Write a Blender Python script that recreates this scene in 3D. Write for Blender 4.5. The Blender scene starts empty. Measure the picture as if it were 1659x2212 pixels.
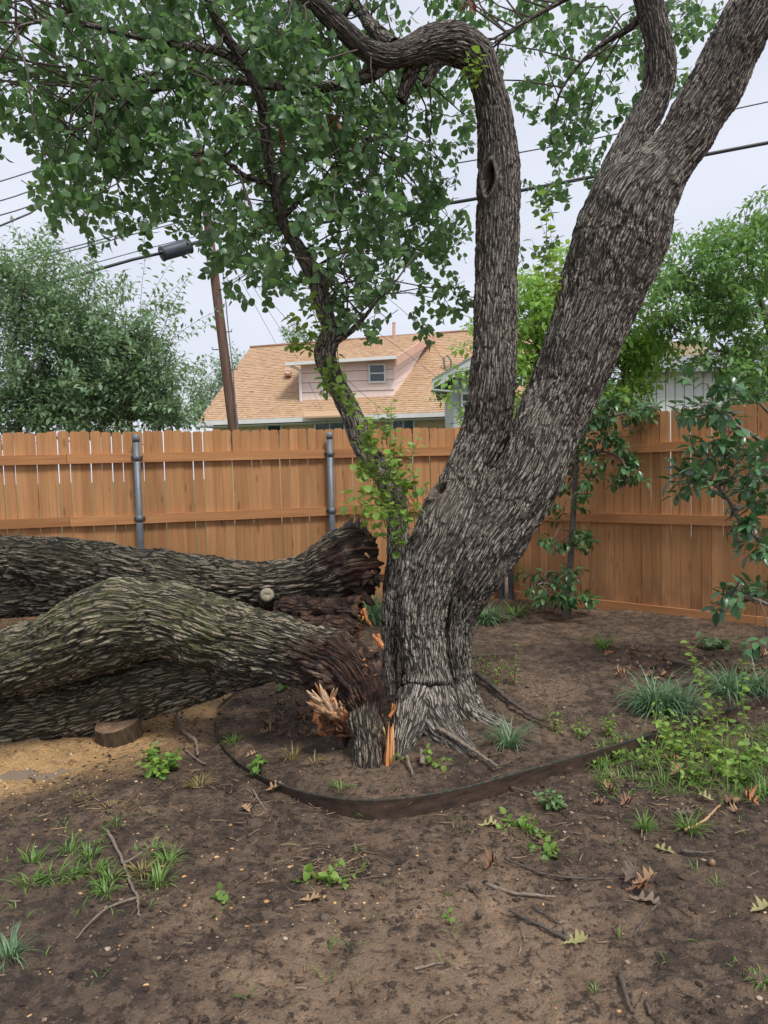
import bpy, math, random
import numpy as np
from mathutils import Matrix, Vector
random.seed(7)
RNG = np.random.default_rng(7)
SC = bpy.context.scene
COL = SC.collection
# ------------------------------------------------------------------ camera
F_V, CX, CY = 1598.5, 829.5, 1106.0          # focal length / centre in working pixels (1659 x 2212)
CAMZ, PITCH, ROLL = 1.45, math.radians(3.16), math.radians(1.56)
_f = np.array([0, math.cos(PITCH), -math.sin(PITCH)])
_u0 = np.array([0, math.sin(PITCH), math.cos(PITCH)])
_r0 = np.array([1.0, 0, 0])
_r = math.cos(ROLL)*_r0 - math.sin(ROLL)*_u0
_u = math.cos(ROLL)*_u0 + math.sin(ROLL)*_r0
CAM = np.array([0, 0, CAMZ])
cd = bpy.data.cameras.new('camera'); cam = bpy.data.objects.new('camera', cd); COL.objects.link(cam)
cam.matrix_world = Matrix(((_r[0], _u[0], -_f[0], 0), (_r[1], _u[1], -_f[1], 0), (_r[2], _u[2], -_f[2], CAMZ), (0, 0, 0, 1)))
cd.sensor_fit = 'VERTICAL'; cd.sensor_height = 36.0; cd.lens = 36.0*F_V/2212.0
cd.clip_start = 0.05; cd.clip_end = 2000
SC.camera = cam
# ------------------------------------------------------------------ sky, sun, exposure
SUN_EL, SUN_AZ = math.radians(58), math.radians(35)      # overcast: a broad soft sun, high and a little to the right behind the camera
w = bpy.data.worlds.new('World'); SC.world = w; w.use_nodes = True
nt = w.node_tree; nt.nodes.clear()
wo = nt.nodes.new('ShaderNodeOutputWorld'); bg = nt.nodes.new('ShaderNodeBackground')
sky = nt.nodes.new('ShaderNodeTexSky'); sky.sky_type = 'NISHITA'; sky.sun_disc = False
sky.sun_elevation = SUN_EL; sky.sun_rotation = SUN_AZ + math.pi; sky.dust_density = 3.0
tc = nt.nodes.new('ShaderNodeTexCoord'); mp = nt.nodes.new('ShaderNodeMapping'); mp.inputs['Scale'].default_value = (1.2, 1.2, 3.5)
nz = nt.nodes.new('ShaderNodeTexNoise'); nz.inputs['Scale'].default_value = 2.2; nz.inputs['Detail'].default_value = 5
rp = nt.nodes.new('ShaderNodeValToRGB')
rp.color_ramp.elements[0].position = 0.3; rp.color_ramp.elements[0].color = (5.65, 5.95, 6.95, 1)
rp.color_ramp.elements[1].position = 0.7; rp.color_ramp.elements[1].color = (6.7, 6.95, 7.8, 1)
mx = nt.nodes.new('ShaderNodeMix'); mx.data_type = 'RGBA'; mx.inputs[0].default_value = 0.94
nt.links.new(tc.outputs['Generated'], mp.inputs['Vector']); nt.links.new(mp.outputs[0], nz.inputs['Vector'])
nt.links.new(nz.outputs[0], rp.inputs[0]); nt.links.new(sky.outputs[0], mx.inputs[6]); nt.links.new(rp.outputs[0], mx.inputs[7])
nt.links.new(mx.outputs[2], bg.inputs['Color']); bg.inputs['Strength'].default_value = 0.0605
nt.links.new(bg.outputs[0], wo.inputs['Surface'])
sl = bpy.data.lights.new('sun', 'SUN'); sl.energy = 1.5; sl.angle = math.radians(14); sl.color = (1.0, 0.965, 0.91)
so = bpy.data.objects.new('sun', sl); COL.objects.link(so)
_sd = Vector((math.sin(SUN_AZ)*math.cos(SUN_EL), -math.cos(SUN_AZ)*math.cos(SUN_EL), math.sin(SUN_EL)))   # towards the sun
so.rotation_euler = _sd.to_track_quat('Z', 'Y').to_euler(); so.location = (4, -6, 12)
vs = SC.view_settings; vs.view_transform = 'Standard'; vs.look = 'None'; vs.gamma = 1.0; vs.use_curve_mapping = False
vs.exposure = 1.13
SC.cycles.max_bounces = 7; SC.cycles.diffuse_bounces = 4; SC.cycles.glossy_bounces = 3; SC.cycles.transmission_bounces = 4
SC.cycles.transparent_max_bounces = 6; SC.cycles.use_denoising = True

# ------------------------------------------------------------------ helpers: rays, noise, meshes
def ray(x, y):
    return _f*F_V + _r*(x-CX) - _u*(y-CY)
def P(x, y, Y):                       # point at depth Y (metres in front of the camera) seen at working pixel x, y
    d = ray(x, y); return CAM + d*(Y/d[1])
def G(x, y, z=0.0):                   # point at height z seen at x, y
    d = ray(x, y); return CAM + d*((z-CAMZ)/d[2])
def proj(p):
    q = np.asarray(p) - CAM
    dz = q@_f
    return CX + F_V*(q@_r)/dz, CY - F_V*(q@_u)/dz
def px(n, Y): return n*Y/F_V

def _hash(i, j, k):
    with np.errstate(over='ignore'):
        h = (i.astype(np.uint32)*np.uint32(374761393) + j.astype(np.uint32)*np.uint32(668265263) + k.astype(np.uint32)*np.uint32(2147483647-58))
        h = (h ^ (h >> np.uint32(13)))*np.uint32(1274126177)
        h = (h ^ (h >> np.uint32(15)))*np.uint32(2246822519)
        h = h ^ (h >> np.uint32(16))
    return h.astype(np.float64)/4294967295.0
def vnoise(p):                        # value noise -1..1 on (n,3)
    p = np.asarray(p, dtype=float)
    i = np.floor(p).astype(np.int64); f = p-i; f = f*f*f*(f*(f*6-15)+10)
    r = 0
    for a in (0, 1):
        wa = f[:, 0] if a else 1-f[:, 0]
        for b in (0, 1):
            wb = f[:, 1] if b else 1-f[:, 1]
            for c in (0, 1):
                wc = f[:, 2] if c else 1-f[:, 2]
                r = r + wa*wb*wc*_hash(i[:, 0]+a, i[:, 1]+b, i[:, 2]+c)
    return r*2-1
def fbm(p, o=4):
    r = 0; a = 0.5; p = np.asarray(p, dtype=float)
    for k in range(o):
        r = r + a*vnoise(p + 17.3*k); p = p*2.03; a *= 0.5
    return r
def fbm2(x, y, s, o=4, z=0.0):
    return fbm(np.stack([np.asarray(x)*s, np.asarray(y)*s, np.full(np.shape(x), z)], -1), o)
def sstep(a, b, x):
    t = np.clip((x-a)/(b-a), 0, 1); return t*t*(3-2*t)
def cells(u, v, N, seed=0):           # cellular noise, wraps in u after N cells: returns F1, F2, id
    iu = np.floor(u).astype(np.int64); iv = np.floor(v).astype(np.int64)
    F1 = np.full(u.shape, 9.0); F2 = np.full(u.shape, 9.0); idv = np.zeros(u.shape)
    for du in (-1, 0, 1):
        for dv in (-1, 0, 1):
            cu = iu+du; cv = iv+dv; m = np.mod(cu, N)
            ju = _hash(m, cv, np.full(u.shape, seed)); jv = _hash(m, cv, np.full(u.shape, seed+7))
            d = np.hypot(cu+0.15+0.7*ju-u, cv+jv-v)
            c = d < F1
            F2 = np.where(c, F1, np.minimum(F2, d)); idv = np.where(c, ju, idv); F1 = np.where(c, d, F1)
    return F1, F2, idv

def mesh(name, V, Fq, mat=None, smooth=True, attrs=None):
    me = bpy.data.meshes.new(name)
    V = np.asarray(V, dtype=np.float32).reshape(-1, 3)
    if isinstance(Fq, np.ndarray):
        k = Fq.shape[1]
        me.vertices.add(len(V)); me.vertices.foreach_set('co', V.ravel())
        me.loops.add(Fq.size); me.loops.foreach_set('vertex_index', Fq.astype(np.int32).ravel())
        me.polygons.add(len(Fq)); me.polygons.foreach_set('loop_start', np.arange(0, Fq.size, k, dtype=np.int32))
        me.update(calc_edges=True); me.validate()
    else:
        me.from_pydata([tuple(map(float, v)) for v in V], [], [tuple(int(i) for i in f) for f in Fq]); me.update()
    if smooth: me.polygons.foreach_set('use_smooth', np.ones(len(me.polygons), dtype=bool))
    if attrs:
        for k, a in attrs.items():
            at = me.attributes.new(k, 'FLOAT', 'POINT'); at.data.foreach_set('value', np.asarray(a, dtype=np.float32))
    if mat: me.materials.append(mat)
    return me
def link(name, me, parent=None, loc=None, **props):
    o = bpy.data.objects.new(name, me); COL.objects.link(o)
    if parent is not None: o.parent = parent
    if loc is not None: o.location = tuple(loc)
    for k, v in props.items():
        if v is not None: o[k] = v
    return o
def thing(name, label, cat, loc=(0, 0, 0), group=None):
    return link(name, None, None, loc, label=label, category=cat, group=group)
class MB:                              # collects polygons for ONE mesh
    def __init__(s): s.v = []; s.f = []; s.a = []; s.cur = 0.5
    def add(s, V, Fs):
        o = len(s.v); s.v += [tuple(map(float, p)) for p in V]; s.a += [s.cur]*len(V); s.f += [tuple(i+o for i in f) for f in Fs]; return s
    def box(s, c, h, R=None):
        c = np.asarray(c, float); h = np.asarray(h, float); vs_ = []
        for x in (-1, 1):
            for y in (-1, 1):
                for z in (-1, 1):
                    d = h*np.array([x, y, z]); vs_.append(c + (R@d if R is not None else d))
        return s.add(vs_, [(0, 1, 3, 2), (4, 6, 7, 5), (0, 4, 5, 1), (2, 3, 7, 6), (0, 2, 6, 4), (1, 5, 7, 3)])
    def slab(s, quad, t):              # a quad thickened by vector t
        q = [np.asarray(p, float) for p in quad]; n = len(q); t = np.asarray(t, float)
        fs = [tuple(range(n)), tuple(range(2*n-1, n-1, -1))] + [(i, i+n, (i+1) % n+n, (i+1) % n) for i in range(n)]
        return s.add(q+[p+t for p in q], fs)
    def pipe(s, pts, rad, n=6, cap=True):
        pts = [np.asarray(p, float) for p in pts]; m = len(pts)
        if not hasattr(rad, '__len__'): rad = [rad]*m
        vs_ = []; prev = None
        for i in range(m):
            t = pts[min(i+1, m-1)]-pts[max(i-1, 0)]; t = t/(np.linalg.norm(t)+1e-9)
            a = prev if prev is not None else (np.array([1, 0, 0.]) if abs(t[0]) < 0.8 else np.array([0, 1, 0.]))
            a = a - t*(a@t); a /= np.linalg.norm(a)+1e-9; prev = a; b = np.cross(t, a)
            for k in range(n):
                th = 2*math.pi*k/n; vs_.append(pts[i]+rad[i]*(math.cos(th)*a+math.sin(th)*b))
        fs = [(i*n+k, i*n+(k+1) % n, (i+1)*n+(k+1) % n, (i+1)*n+k) for i in range(m-1) for k in range(n)]
        if cap: fs += [tuple(range(n-1, -1, -1)), tuple(range((m-1)*n, m*n))]
        return s.add(vs_, fs)
    def build(s, name, mat, parent=None, smooth=False, loc=None, **props):
        me = mesh(name, s.v, s.f, mat, smooth, {'rnd': s.a})
        return link(name, me, parent, loc, **props)

def spline(ctrl, step):                # Catmull-Rom through rows (x,y,z,r), resampled by arc length
    C = np.asarray(ctrl, float); C = np.vstack([2*C[0]-C[1], C, 2*C[-1]-C[-2]])
    out = []
    for i in range(1, len(C)-2):
        t = np.linspace(0, 1, 24, endpoint=False)[:, None]
        a, b, c, d = C[i-1], C[i], C[i+1], C[i+2]
        out.append(0.5*((2*b)+(-a+c)*t+(2*a-5*b+4*c-d)*t*t+(-a+3*b-3*c+d)*t**3))
    out = np.vstack(out+[C[-2][None]])
    s = np.r_[0, np.cumsum(np.linalg.norm(np.diff(out[:, :3], axis=0), axis=1))]
    n = max(4, int(s[-1]/step)+1); q = np.linspace(0, s[-1], n)
    return np.stack([np.interp(q, s, out[:, k]) for k in range(4)], 1), q
def frames(C):
    T = np.gradient(C, axis=0); T /= np.linalg.norm(T, axis=1)[:, None]+1e-12
    A = np.zeros_like(T); a = np.array([0.3, 1.0, 0.1])
    for i in range(len(T)):
        a = a - T[i]*(a@T[i]); a /= np.linalg.norm(a)+1e-12; A[i] = a
    return T, A, np.cross(T, A)

# ------------------------------------------------------------------ materials
class Nodes:
    def __init__(s, name):
        s.m = bpy.data.materials.new(name); s.m.use_nodes = True; s.t = s.m.node_tree
        s.b = s.t.nodes['Principled BSDF']; s.out = s.t.nodes['Material Output']
    def n(s, kind, ins=None, out=0, **pr):
        nd = s.t.nodes.new(kind)
        for k, v in pr.items(): setattr(nd, k, v)
        for k, v in (ins or {}).items(): s.put(nd.inputs[k], v)
        return nd.outputs[out]
    def put(s, sock, v):
        if isinstance(v, bpy.types.NodeSocket): s.t.links.new(v, sock)
        else:
            if isinstance(v, (tuple, list)) and len(v) == 3 and sock.type == 'RGBA': v = (*v, 1)
            sock.default_value = v
    def set(s, **kw):
        for k, v in kw.items(): s.put(s.b.inputs[k.replace('_', ' ')], v)
    def noise(s, vec, scale, detail=4, rough=0.55, out=0, dist=0.0):
        return s.n('ShaderNodeTexNoise', {'Vector': vec, 'Scale': scale, 'Detail': detail, 'Roughness': rough, 'Distortion': dist}, out)
    def mix(s, f, a, b, mode='MIX'): return s.n('ShaderNodeMix', {0: f, 6: a, 7: b}, 2, data_type='RGBA', blend_type=mode)
    def ramp(s, f, *stops):
        nd = s.t.nodes.new('ShaderNodeValToRGB'); el = nd.color_ramp.elements
        while len(el) < len(stops): el.new(0.5)
        for e, (p, c) in zip(el, stops): e.position = p; e.color = (c, c, c, 1) if not hasattr(c, '__len__') else (*c, 1)
        s.t.links.new(f, nd.inputs[0]); return nd.outputs[0]
    def math(s, op, a, b=0.0, c=0.0): return s.n('ShaderNodeMath', {0: a, 1: b, 2: c}, operation=op)
    def attr(s, nm): return s.n('ShaderNodeAttribute', None, 2, attribute_name=nm)
    def obj(s): return s.n('ShaderNodeTexCoord', None, 3)
    def rand(s): return s.n('ShaderNodeObjectInfo', None, 5)
    def map(s, vec, scale=(1, 1, 1), loc=(0, 0, 0)): return s.n('ShaderNodeMapping', {'Vector': vec, 'Scale': scale, 'Location': loc})
    def bump(s, h, strength=0.5, dist=0.01): return s.n('ShaderNodeBump', {'Height': h, 'Strength': strength, 'Distance': dist})
    def vadd(s, a, b): return s.n('ShaderNodeVectorMath', {0: a, 1: b}, operation='ADD')

def bark_mat(name, ridge, furrow, lichen, moss=None, rough=0.85, fw=0.20, bs=1.0):
    N = Nodes(name); h = N.attr('h'); pos = N.n('ShaderNodeNewGeometry', None, 0)
    uv = N.n('ShaderNodeCombineXYZ', {0: N.attr('uu'), 1: N.attr('vv'), 2: 0.0})
    n1 = N.noise(N.map(uv, (110, 26, 1)), 1.0, 5, 0.65, dist=0.5); n2 = N.noise(pos, 3.2, 4); n3 = N.noise(pos, 170, 3)
    cuv = N.n('ShaderNodeCombineXYZ', {0: N.attr('cu'), 1: N.attr('cv'), 2: 0.0})
    w1 = N.n('ShaderNodeVectorMath', {0: N.noise(N.map(cuv, (0.45, 0.9, 1)), 1.0, 3, 0.6, out=1), 1: (0.55, 0.35, 0)}, operation='MULTIPLY')
    cw = N.vadd(cuv, w1)
    e1 = N.n('ShaderNodeTexVoronoi', {'Vector': cw, 'Scale': 1.0}, 0, feature='DISTANCE_TO_EDGE')
    e2 = N.n('ShaderNodeTexVoronoi', {'Vector': N.map(cw, (0.9, 3.1, 1), (3.3, 1.7, 0)), 'Scale': 1.0}, 0, feature='DISTANCE_TO_EDGE')
    fur = N.ramp(e1, (0.01, 0.0), (fw, 1.0)); crk = N.ramp(e2, (0.0, 0.0), (0.14, 1.0))
    hh = N.math('MULTIPLY', fur, N.math('ADD', 0.62, N.math('MULTIPLY', crk, 0.38)))
    hh = N.math('MULTIPLY', hh, N.math('ADD', 0.55, N.math('MULTIPLY', h, 0.5)))
    hh = N.math('ADD', hh, N.math('MULTIPLY', N.math('SUBTRACT', n1, 0.5), 0.5))
    col = N.ramp(hh, (0.12, furrow), (0.42, tuple(0.42*a+0.58*b for a, b in zip(ridge, furrow))), (0.9, ridge))
    pale_fleck = N.math('MULTIPLY', N.ramp(n3, (0.36, 0.0), (0.58, 1.0)), N.math('MULTIPLY', N.ramp(hh, (0.4, 0.0), (0.75, 1.0)), N.math('MULTIPLY', N.ramp(n2, (0.36, 0.25), (0.56, 1.0)), N.ramp(N.math('DIVIDE', N.n('ShaderNodeSeparateXYZ', {0: pos}, 2), 4.0), (0.2, 1.0), (0.5, 0.35)))))  # pale flecks on the ridges, thinning out with height
    col = N.mix(pale_fleck, col, lichen)
    n5 = N.noise(N.map(pos, (1, 1, 0.5)), 7, 5, 0.65)
    col = N.mix(N.math('MULTIPLY', N.math('MULTIPLY', N.ramp(n5, (0.42, 0.0), (0.64, 1.0)), N.ramp(hh, (0.35, 0.0), (0.7, 1.0))), 0.5), col, lichen)
    col = N.mix(N.math('MULTIPLY', N.ramp(n5, (0.34, 1.0), (0.5, 0.0)), 0.4), col, tuple(0.45*a+0.55*b for a, b in zip(ridge, furrow)))
    if moss:
        ms = N.math('MULTIPLY', N.attr('moss'), N.ramp(N.noise(pos, 16, 5, 0.7), (0.42, 0.0), (0.66, 1.0)))
        col = N.mix(ms, col, moss)
    sm = N.attr('wound')
    col = N.mix(N.math('MULTIPLY', sm, 0.8), col, N.mix(n1, (0.085, 0.07, 0.06), (0.24, 0.2, 0.17)))
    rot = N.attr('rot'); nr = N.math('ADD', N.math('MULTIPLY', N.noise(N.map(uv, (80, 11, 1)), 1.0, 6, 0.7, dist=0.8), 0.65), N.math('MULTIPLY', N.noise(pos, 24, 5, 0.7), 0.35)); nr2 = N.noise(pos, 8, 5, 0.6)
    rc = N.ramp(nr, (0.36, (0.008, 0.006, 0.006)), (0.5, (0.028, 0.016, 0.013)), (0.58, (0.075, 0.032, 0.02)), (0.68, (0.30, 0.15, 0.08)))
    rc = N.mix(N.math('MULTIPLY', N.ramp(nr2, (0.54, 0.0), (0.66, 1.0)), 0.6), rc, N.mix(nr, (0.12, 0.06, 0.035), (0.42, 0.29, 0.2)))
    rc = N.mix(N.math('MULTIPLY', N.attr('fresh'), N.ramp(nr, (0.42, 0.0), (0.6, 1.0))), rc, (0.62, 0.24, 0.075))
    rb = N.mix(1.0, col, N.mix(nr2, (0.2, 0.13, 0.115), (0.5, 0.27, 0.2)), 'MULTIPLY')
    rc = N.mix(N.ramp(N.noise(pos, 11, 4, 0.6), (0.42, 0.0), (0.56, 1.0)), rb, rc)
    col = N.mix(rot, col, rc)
    N.set(Base_Color=col, Roughness=N.ramp(n1, (0.3, rough), (0.8, rough-0.22)), Specular_IOR_Level=0.35,
          Normal=N.bump(N.math('ADD', N.math('MULTIPLY', hh, 0.9), N.math('MULTIPLY', n3, 0.3)), bs, 0.012))
    return N.m
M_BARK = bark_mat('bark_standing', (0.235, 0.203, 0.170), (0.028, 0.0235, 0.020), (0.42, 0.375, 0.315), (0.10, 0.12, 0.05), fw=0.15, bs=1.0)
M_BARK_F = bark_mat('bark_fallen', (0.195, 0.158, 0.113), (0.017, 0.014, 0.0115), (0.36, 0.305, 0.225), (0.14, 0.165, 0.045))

def leaf_mat(name, dark, light, trans, rough=0.4, tw=0.35, spec=0.4, extra=None):
    N = Nodes(name)
    v = N.math('FRACT', N.math('ADD', N.attr('rnd'), N.rand()))
    stops = [(0.0, dark), (0.8, light)] + ([(0.97, light), (1.0, extra)] if extra else [])
    pos = N.n('ShaderNodeNewGeometry', None, 0)
    col = N.mix(N.math('MULTIPLY', N.noise(pos, 90, 2), 0.35), N.ramp(v, *stops), dark)
    N.set(Base_Color=col, Roughness=rough, Specular_IOR_Level=spec)
    tr = N.n('ShaderNodeBsdfTranslucent', {'Color': N.mix(v, tuple(0.7*c for c in trans), trans)})
    mixs = N.n('ShaderNodeMixShader', {0: tw, 1: N.b.outputs[0], 2: tr})
    N.t.links.new(mixs, N.out.inputs[0]); return N.m
M_LEAF = leaf_mat('leaf_pear', (0.055, 0.125, 0.06), (0.175, 0.30, 0.135), (0.21, 0.40, 0.11), 0.38, 0.46, 0.5, (0.24, 0.36, 0.08))
M_LEAF_B = leaf_mat('leaf_sprout', (0.13, 0.25, 0.045), (0.30, 0.45, 0.09), (0.36, 0.55, 0.08), 0.45, 0.4)
M_LEAF_BUSH = leaf_mat('leaf_bush', (0.11, 0.20, 0.105), (0.33, 0.47, 0.28), (0.32, 0.5, 0.2), 0.4, 0.35)
M_LEAF_BR = leaf_mat('leaf_bright', (0.17, 0.34, 0.06), (0.36, 0.58, 0.13), (0.42, 0.66, 0.11), 0.45, 0.42)
M_LEAF_PEC = leaf_mat('leaf_pecan', (0.085, 0.19, 0.065), (0.21, 0.37, 0.12), (0.28, 0.5, 0.11), 0.42, 0.4)
M_LEAF_GL = leaf_mat('leaf_glossy', (0.05, 0.125, 0.055), (0.13, 0.26, 0.11), (0.13, 0.27, 0.08), 0.28, 0.22, 0.6)
M_LEAF_GL2 = leaf_mat('leaf_trained', (0.04, 0.11, 0.035), (0.10, 0.21, 0.075), (0.12, 0.25, 0.06), 0.3, 0.25, 0.5)
M_GRASS = leaf_mat('grass_blade', (0.07, 0.15, 0.03), (0.2, 0.34, 0.07), (0.2, 0.36, 0.06), 0.45, 0.3)
M_LIRI = leaf_mat('liriope_blade', (0.06, 0.135, 0.065), (0.20, 0.33, 0.17), (0.16, 0.3, 0.11), 0.4, 0.25)
M_DRYG = leaf_mat('dry_grass_blade', (0.2, 0.15, 0.05), (0.36, 0.3, 0.11), (0.3, 0.25, 0.08), 0.6, 0.25)
M_WEED = leaf_mat('weed_leaf', (0.09, 0.2, 0.04), (0.27, 0.42, 0.08), (0.3, 0.5, 0.07), 0.45, 0.35)
M_WEEDG = leaf_mat('weed_greygreen', (0.1, 0.19, 0.07), (0.2, 0.32, 0.14), (0.2, 0.34, 0.1), 0.5, 0.3)
def simple(name, c1, c2, scale=20, rough=0.7, bump=0.3, detail=4, stretch=(1, 1, 1), spec=0.4, metal=0.0, bd=0.005, useobj=True):
    N = Nodes(name); p = N.map(N.obj(), stretch)
    if useobj: p = N.vadd(p, N.math('MULTIPLY', N.rand(), 31.0))
    n = N.noise(p, scale, detail, 0.6)
    N.set(Base_Color=N.ramp(n, (0.3, c1), (0.7, c2)), Roughness=rough, Specular_IOR_Level=spec, Metallic=metal, Normal=N.bump(n, bump, bd)); return N.m
M_TWIG = simple('twig_bark', (0.06, 0.045, 0.035), (0.13, 0.105, 0.085), 60, 0.8)
M_STICK = simple('stick_grey', (0.11, 0.085, 0.065), (0.27, 0.22, 0.17), 70, 0.8)
M_STEMG = simple('stem_green', (0.16, 0.2, 0.06), (0.3, 0.26, 0.1), 60, 0.6)
M_STEMR = simple('stem_reddish', (0.14, 0.06, 0.03), (0.26, 0.13, 0.07), 60, 0.6)
def wood_mat(name, a, b, c, knots=True):
    N = Nodes(name); r = N.rand(); o = N.obj()
    p = N.vadd(o, N.math('MULTIPLY', r, 47.0))
    g1 = N.noise(N.map(p, (34, 34, 1.5)), 1.0, 5, 0.6, dist=0.6); g2 = N.noise(N.map(p, (6, 6, 0.8)), 1.0, 3)
    col = N.ramp(g1, (0.25, a), (0.55, b), (0.8, c))
    col = N.mix(N.math('MULTIPLY', N.ramp(g2, (0.42, 0.0), (0.72, 1.0)), 0.5), col, a)
    if knots:
        v = N.n('ShaderNodeTexVoronoi', {'Vector': N.map(p, (9, 2, 2.6)), 'Scale': 1.0, 'Randomness': 1.0})
        col = N.mix(N.math('MULTIPLY', N.ramp(v, (0.07, 1.0), (0.17, 0.0)), 0.5), col, tuple(x*0.32 for x in a))
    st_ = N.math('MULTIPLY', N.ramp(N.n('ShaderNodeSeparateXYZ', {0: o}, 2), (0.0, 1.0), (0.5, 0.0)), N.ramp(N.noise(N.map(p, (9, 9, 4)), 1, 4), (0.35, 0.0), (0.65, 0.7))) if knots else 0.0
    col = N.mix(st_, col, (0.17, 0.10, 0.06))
    tint = N.math('ADD', 0.84, N.math('MULTIPLY', r, 0.24))
    col = N.mix(1.0, col, N.n('ShaderNodeCombineColor', {0: tint, 1: N.math('POWER', tint, 1.12), 2: N.math('POWER', tint, 1.25)}), 'MULTIPLY')
    N.set(Base_Color=col, Roughness=0.72, Specular_IOR_Level=0.3, Normal=N.bump(g1, 0.25, 0.004)); return N.m
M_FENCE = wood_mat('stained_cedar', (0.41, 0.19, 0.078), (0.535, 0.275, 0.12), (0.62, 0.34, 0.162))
M_RAIL = wood_mat('stained_rail', (0.38, 0.165, 0.065), (0.52, 0.25, 0.105), (0.60, 0.31, 0.14), False)
M_GALV = simple('galvanised_steel', (0.14, 0.165, 0.19), (0.2, 0.225, 0.25), 14, 0.5, 0.05, metal=0.35)
# ------------------------------------------------------------------ ground
RING_PX = [(1900, 1395), (1760, 1450), (1659, 1492), (1560, 1532), (1440, 1572), (1320, 1608), (1200, 1645), (1100, 1672), (1000, 1697), (900, 1714), (800, 1722), (700, 1712), (610, 1688),
           (540, 1658), (495, 1622), (470, 1585), (468, 1552), (490, 1515), (545, 1477), (600, 1452)]
RING_TOP = 0.078
RING_Z = [.078]*8+[.078, .078, .076, .062, .046, .032, .020, .004, -.03, .004, .014, .01]
RING = np.array([G(x, y, z) for (x, y), z in zip(RING_PX, RING_Z)])
_rc = spline(np.c_[RING, np.zeros(len(RING))], 0.03)[0][:, :2]
_poly = np.vstack([_rc, [[0.2, 9.5], [6, 9.5]]])
def ring_side(x, y):                   # signed distance to the edging line: positive inside the bed
    x = np.asarray(x, float).ravel(); y = np.asarray(y, float).ravel()
    d = np.full(x.shape, 9.0); sub = _rc
    for q in sub: d = np.minimum(d, np.hypot(x-q[0], y-q[1]))
    ins = np.zeros(x.shape, bool); n = len(_poly); j = n-1
    for i in range(n):
        xi, yi = _poly[i]; xj, yj = _poly[j]
        c = ((yi > y) != (yj > y)) & (x < (xj-xi)*(y-yi)/(yj-yi+1e-12)+xi)
        ins ^= c; j = i
    return np.where(ins, d, -d)
PUD = G(38, 1662); MND = P(-40, 1340, 5.55)
TREE_BASE = G(930, 1575, 0.06)
def height(x, y, fine=True):
    x = np.asarray(x, float).ravel(); y = np.asarray(y, float).ravel()
    near = (np.abs(x) < 6) & (y > 0) & (y < 10)
    z = np.zeros(x.shape)
    xn, yn = x[near], y[near]
    s = ring_side(xn, yn)
    lf = sstep(-0.85, -0.15, xn)
    h = (0.012+0.033*lf)*sstep(0.0, 0.06, s) + 0.03*sstep(0.1, 0.7, s) - 0.012*sstep(-0.12, 0.0, s)*sstep(0.02, 0.0, s)
    r = np.hypot(xn-TREE_BASE[0], yn-TREE_BASE[1]); h += 0.03*np.exp(-(r/0.5)**2)
    h += 0.035*fbm2(xn, yn, 1.1, 3, 3.0)
    pd = np.hypot((xn-PUD[0])/0.30, (yn-PUD[1])/0.13); h -= 0.03*np.exp(-pd**2)
    h += 0.46*np.exp(-((xn-MND[0])/1.1)**2-((yn-MND[1])/0.38)**2)
    h *= sstep(9.5, 7.5, yn)
    if fine:
        a = fbm2(xn, yn, 9, 4, 1.0); b = fbm2(xn, yn, 38, 3, 5.0)
        calm = 0.25+0.75*sstep(0.01, 0.09, np.abs(s))
        h += calm*(0.020*a + 0.011*np.clip(b, -0.2, 1) + 0.018*np.clip(fbm2(xn, yn, 17, 3, 8.0)-0.12, 0, 1))
    z[near] = h
    return z
def H(x, y): return float(height(np.array([x]), np.array([y]), False)[0])
def GD(x, y, lift=0.0):                # ground point under working pixel
    p = G(x, y, 0.03)
    for _ in range(4): p = G(x, y, H(p[0], p[1]))
    p[2] += lift; return p
def axis(a, b, st, far, grow=1.16):
    c = list(np.arange(a, b, st)); s = st; lo = [a]; hi = [c[-1]]
    while hi[-1] < far: s *= grow; hi.append(hi[-1]+s)
    s = st
    while lo[-1] > -far: s *= grow; lo.append(lo[-1]-s)
    return np.array(lo[:0:-1]+c+hi[1:])
gx = axis(-2.9, 3.2, 0.0135, 260)
gy = np.r_[axis(1.3, 5.0, 0.0135, 60)]; gy = gy[(gy > -60)]
gy = np.unique(np.r_[gy, np.arange(5.0, 9.0, 0.035), np.geomspace(60, 320, 12)])
XX, YY = np.meshgrid(gx, gy); sh = XX.shape
ZZ = height(XX, YY)
idx = np.arange(XX.size).reshape(sh)
FQ = np.stack([idx[:-1, :-1], idx[:-1, 1:], idx[1:, 1:], idx[1:, :-1]], -1).reshape(-1, 4)
xf, yf = XX.ravel(), YY.ravel()
a0, a1, a2 = G(-60, 1690), G(250, 1600), G(560, 1490)
def segd(x, y, p, q):
    d = (q-p)[:2]; t = np.clip(((x-p[0])*d[0]+(y-p[1])*d[1])/(d@d), 0, 1)
    return np.hypot(x-p[0]-t*d[0], y-p[1]-t*d[1])
sd_ = np.minimum(segd(xf, yf, a0, a1), segd(xf, yf, a1, a2)*1.35)
saw = sstep(0.55, 0.12, sd_+0.3*fbm2(xf, yf, 2.5, 4, 2.0))
rs = np.full(xf.shape, -1.0); nb = (np.abs(xf) < 6) & (yf > 0) & (yf < 10); rs[nb] = ring_side(xf[nb], yf[nb])
saw = saw*sstep(0.06, -0.05, rs)
saw = np.maximum(saw, 0.35*np.exp(-((xf-MND[0])/1.2)**2-((yf-MND[1])/0.45)**2))
far_green = sstep(9.2, 10.5, yf)
tan = sstep(-0.3, 0.35, fbm2(xf, yf, 0.9, 3, 6.0) + 0.35*sstep(-0.8, 1.0, xf) - 0.25 + 0.25*sstep(2.6, 1.9, yf))*sstep(0.1, -0.1, rs) + 0.18*sstep(0.0, 0.2, rs)
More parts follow.
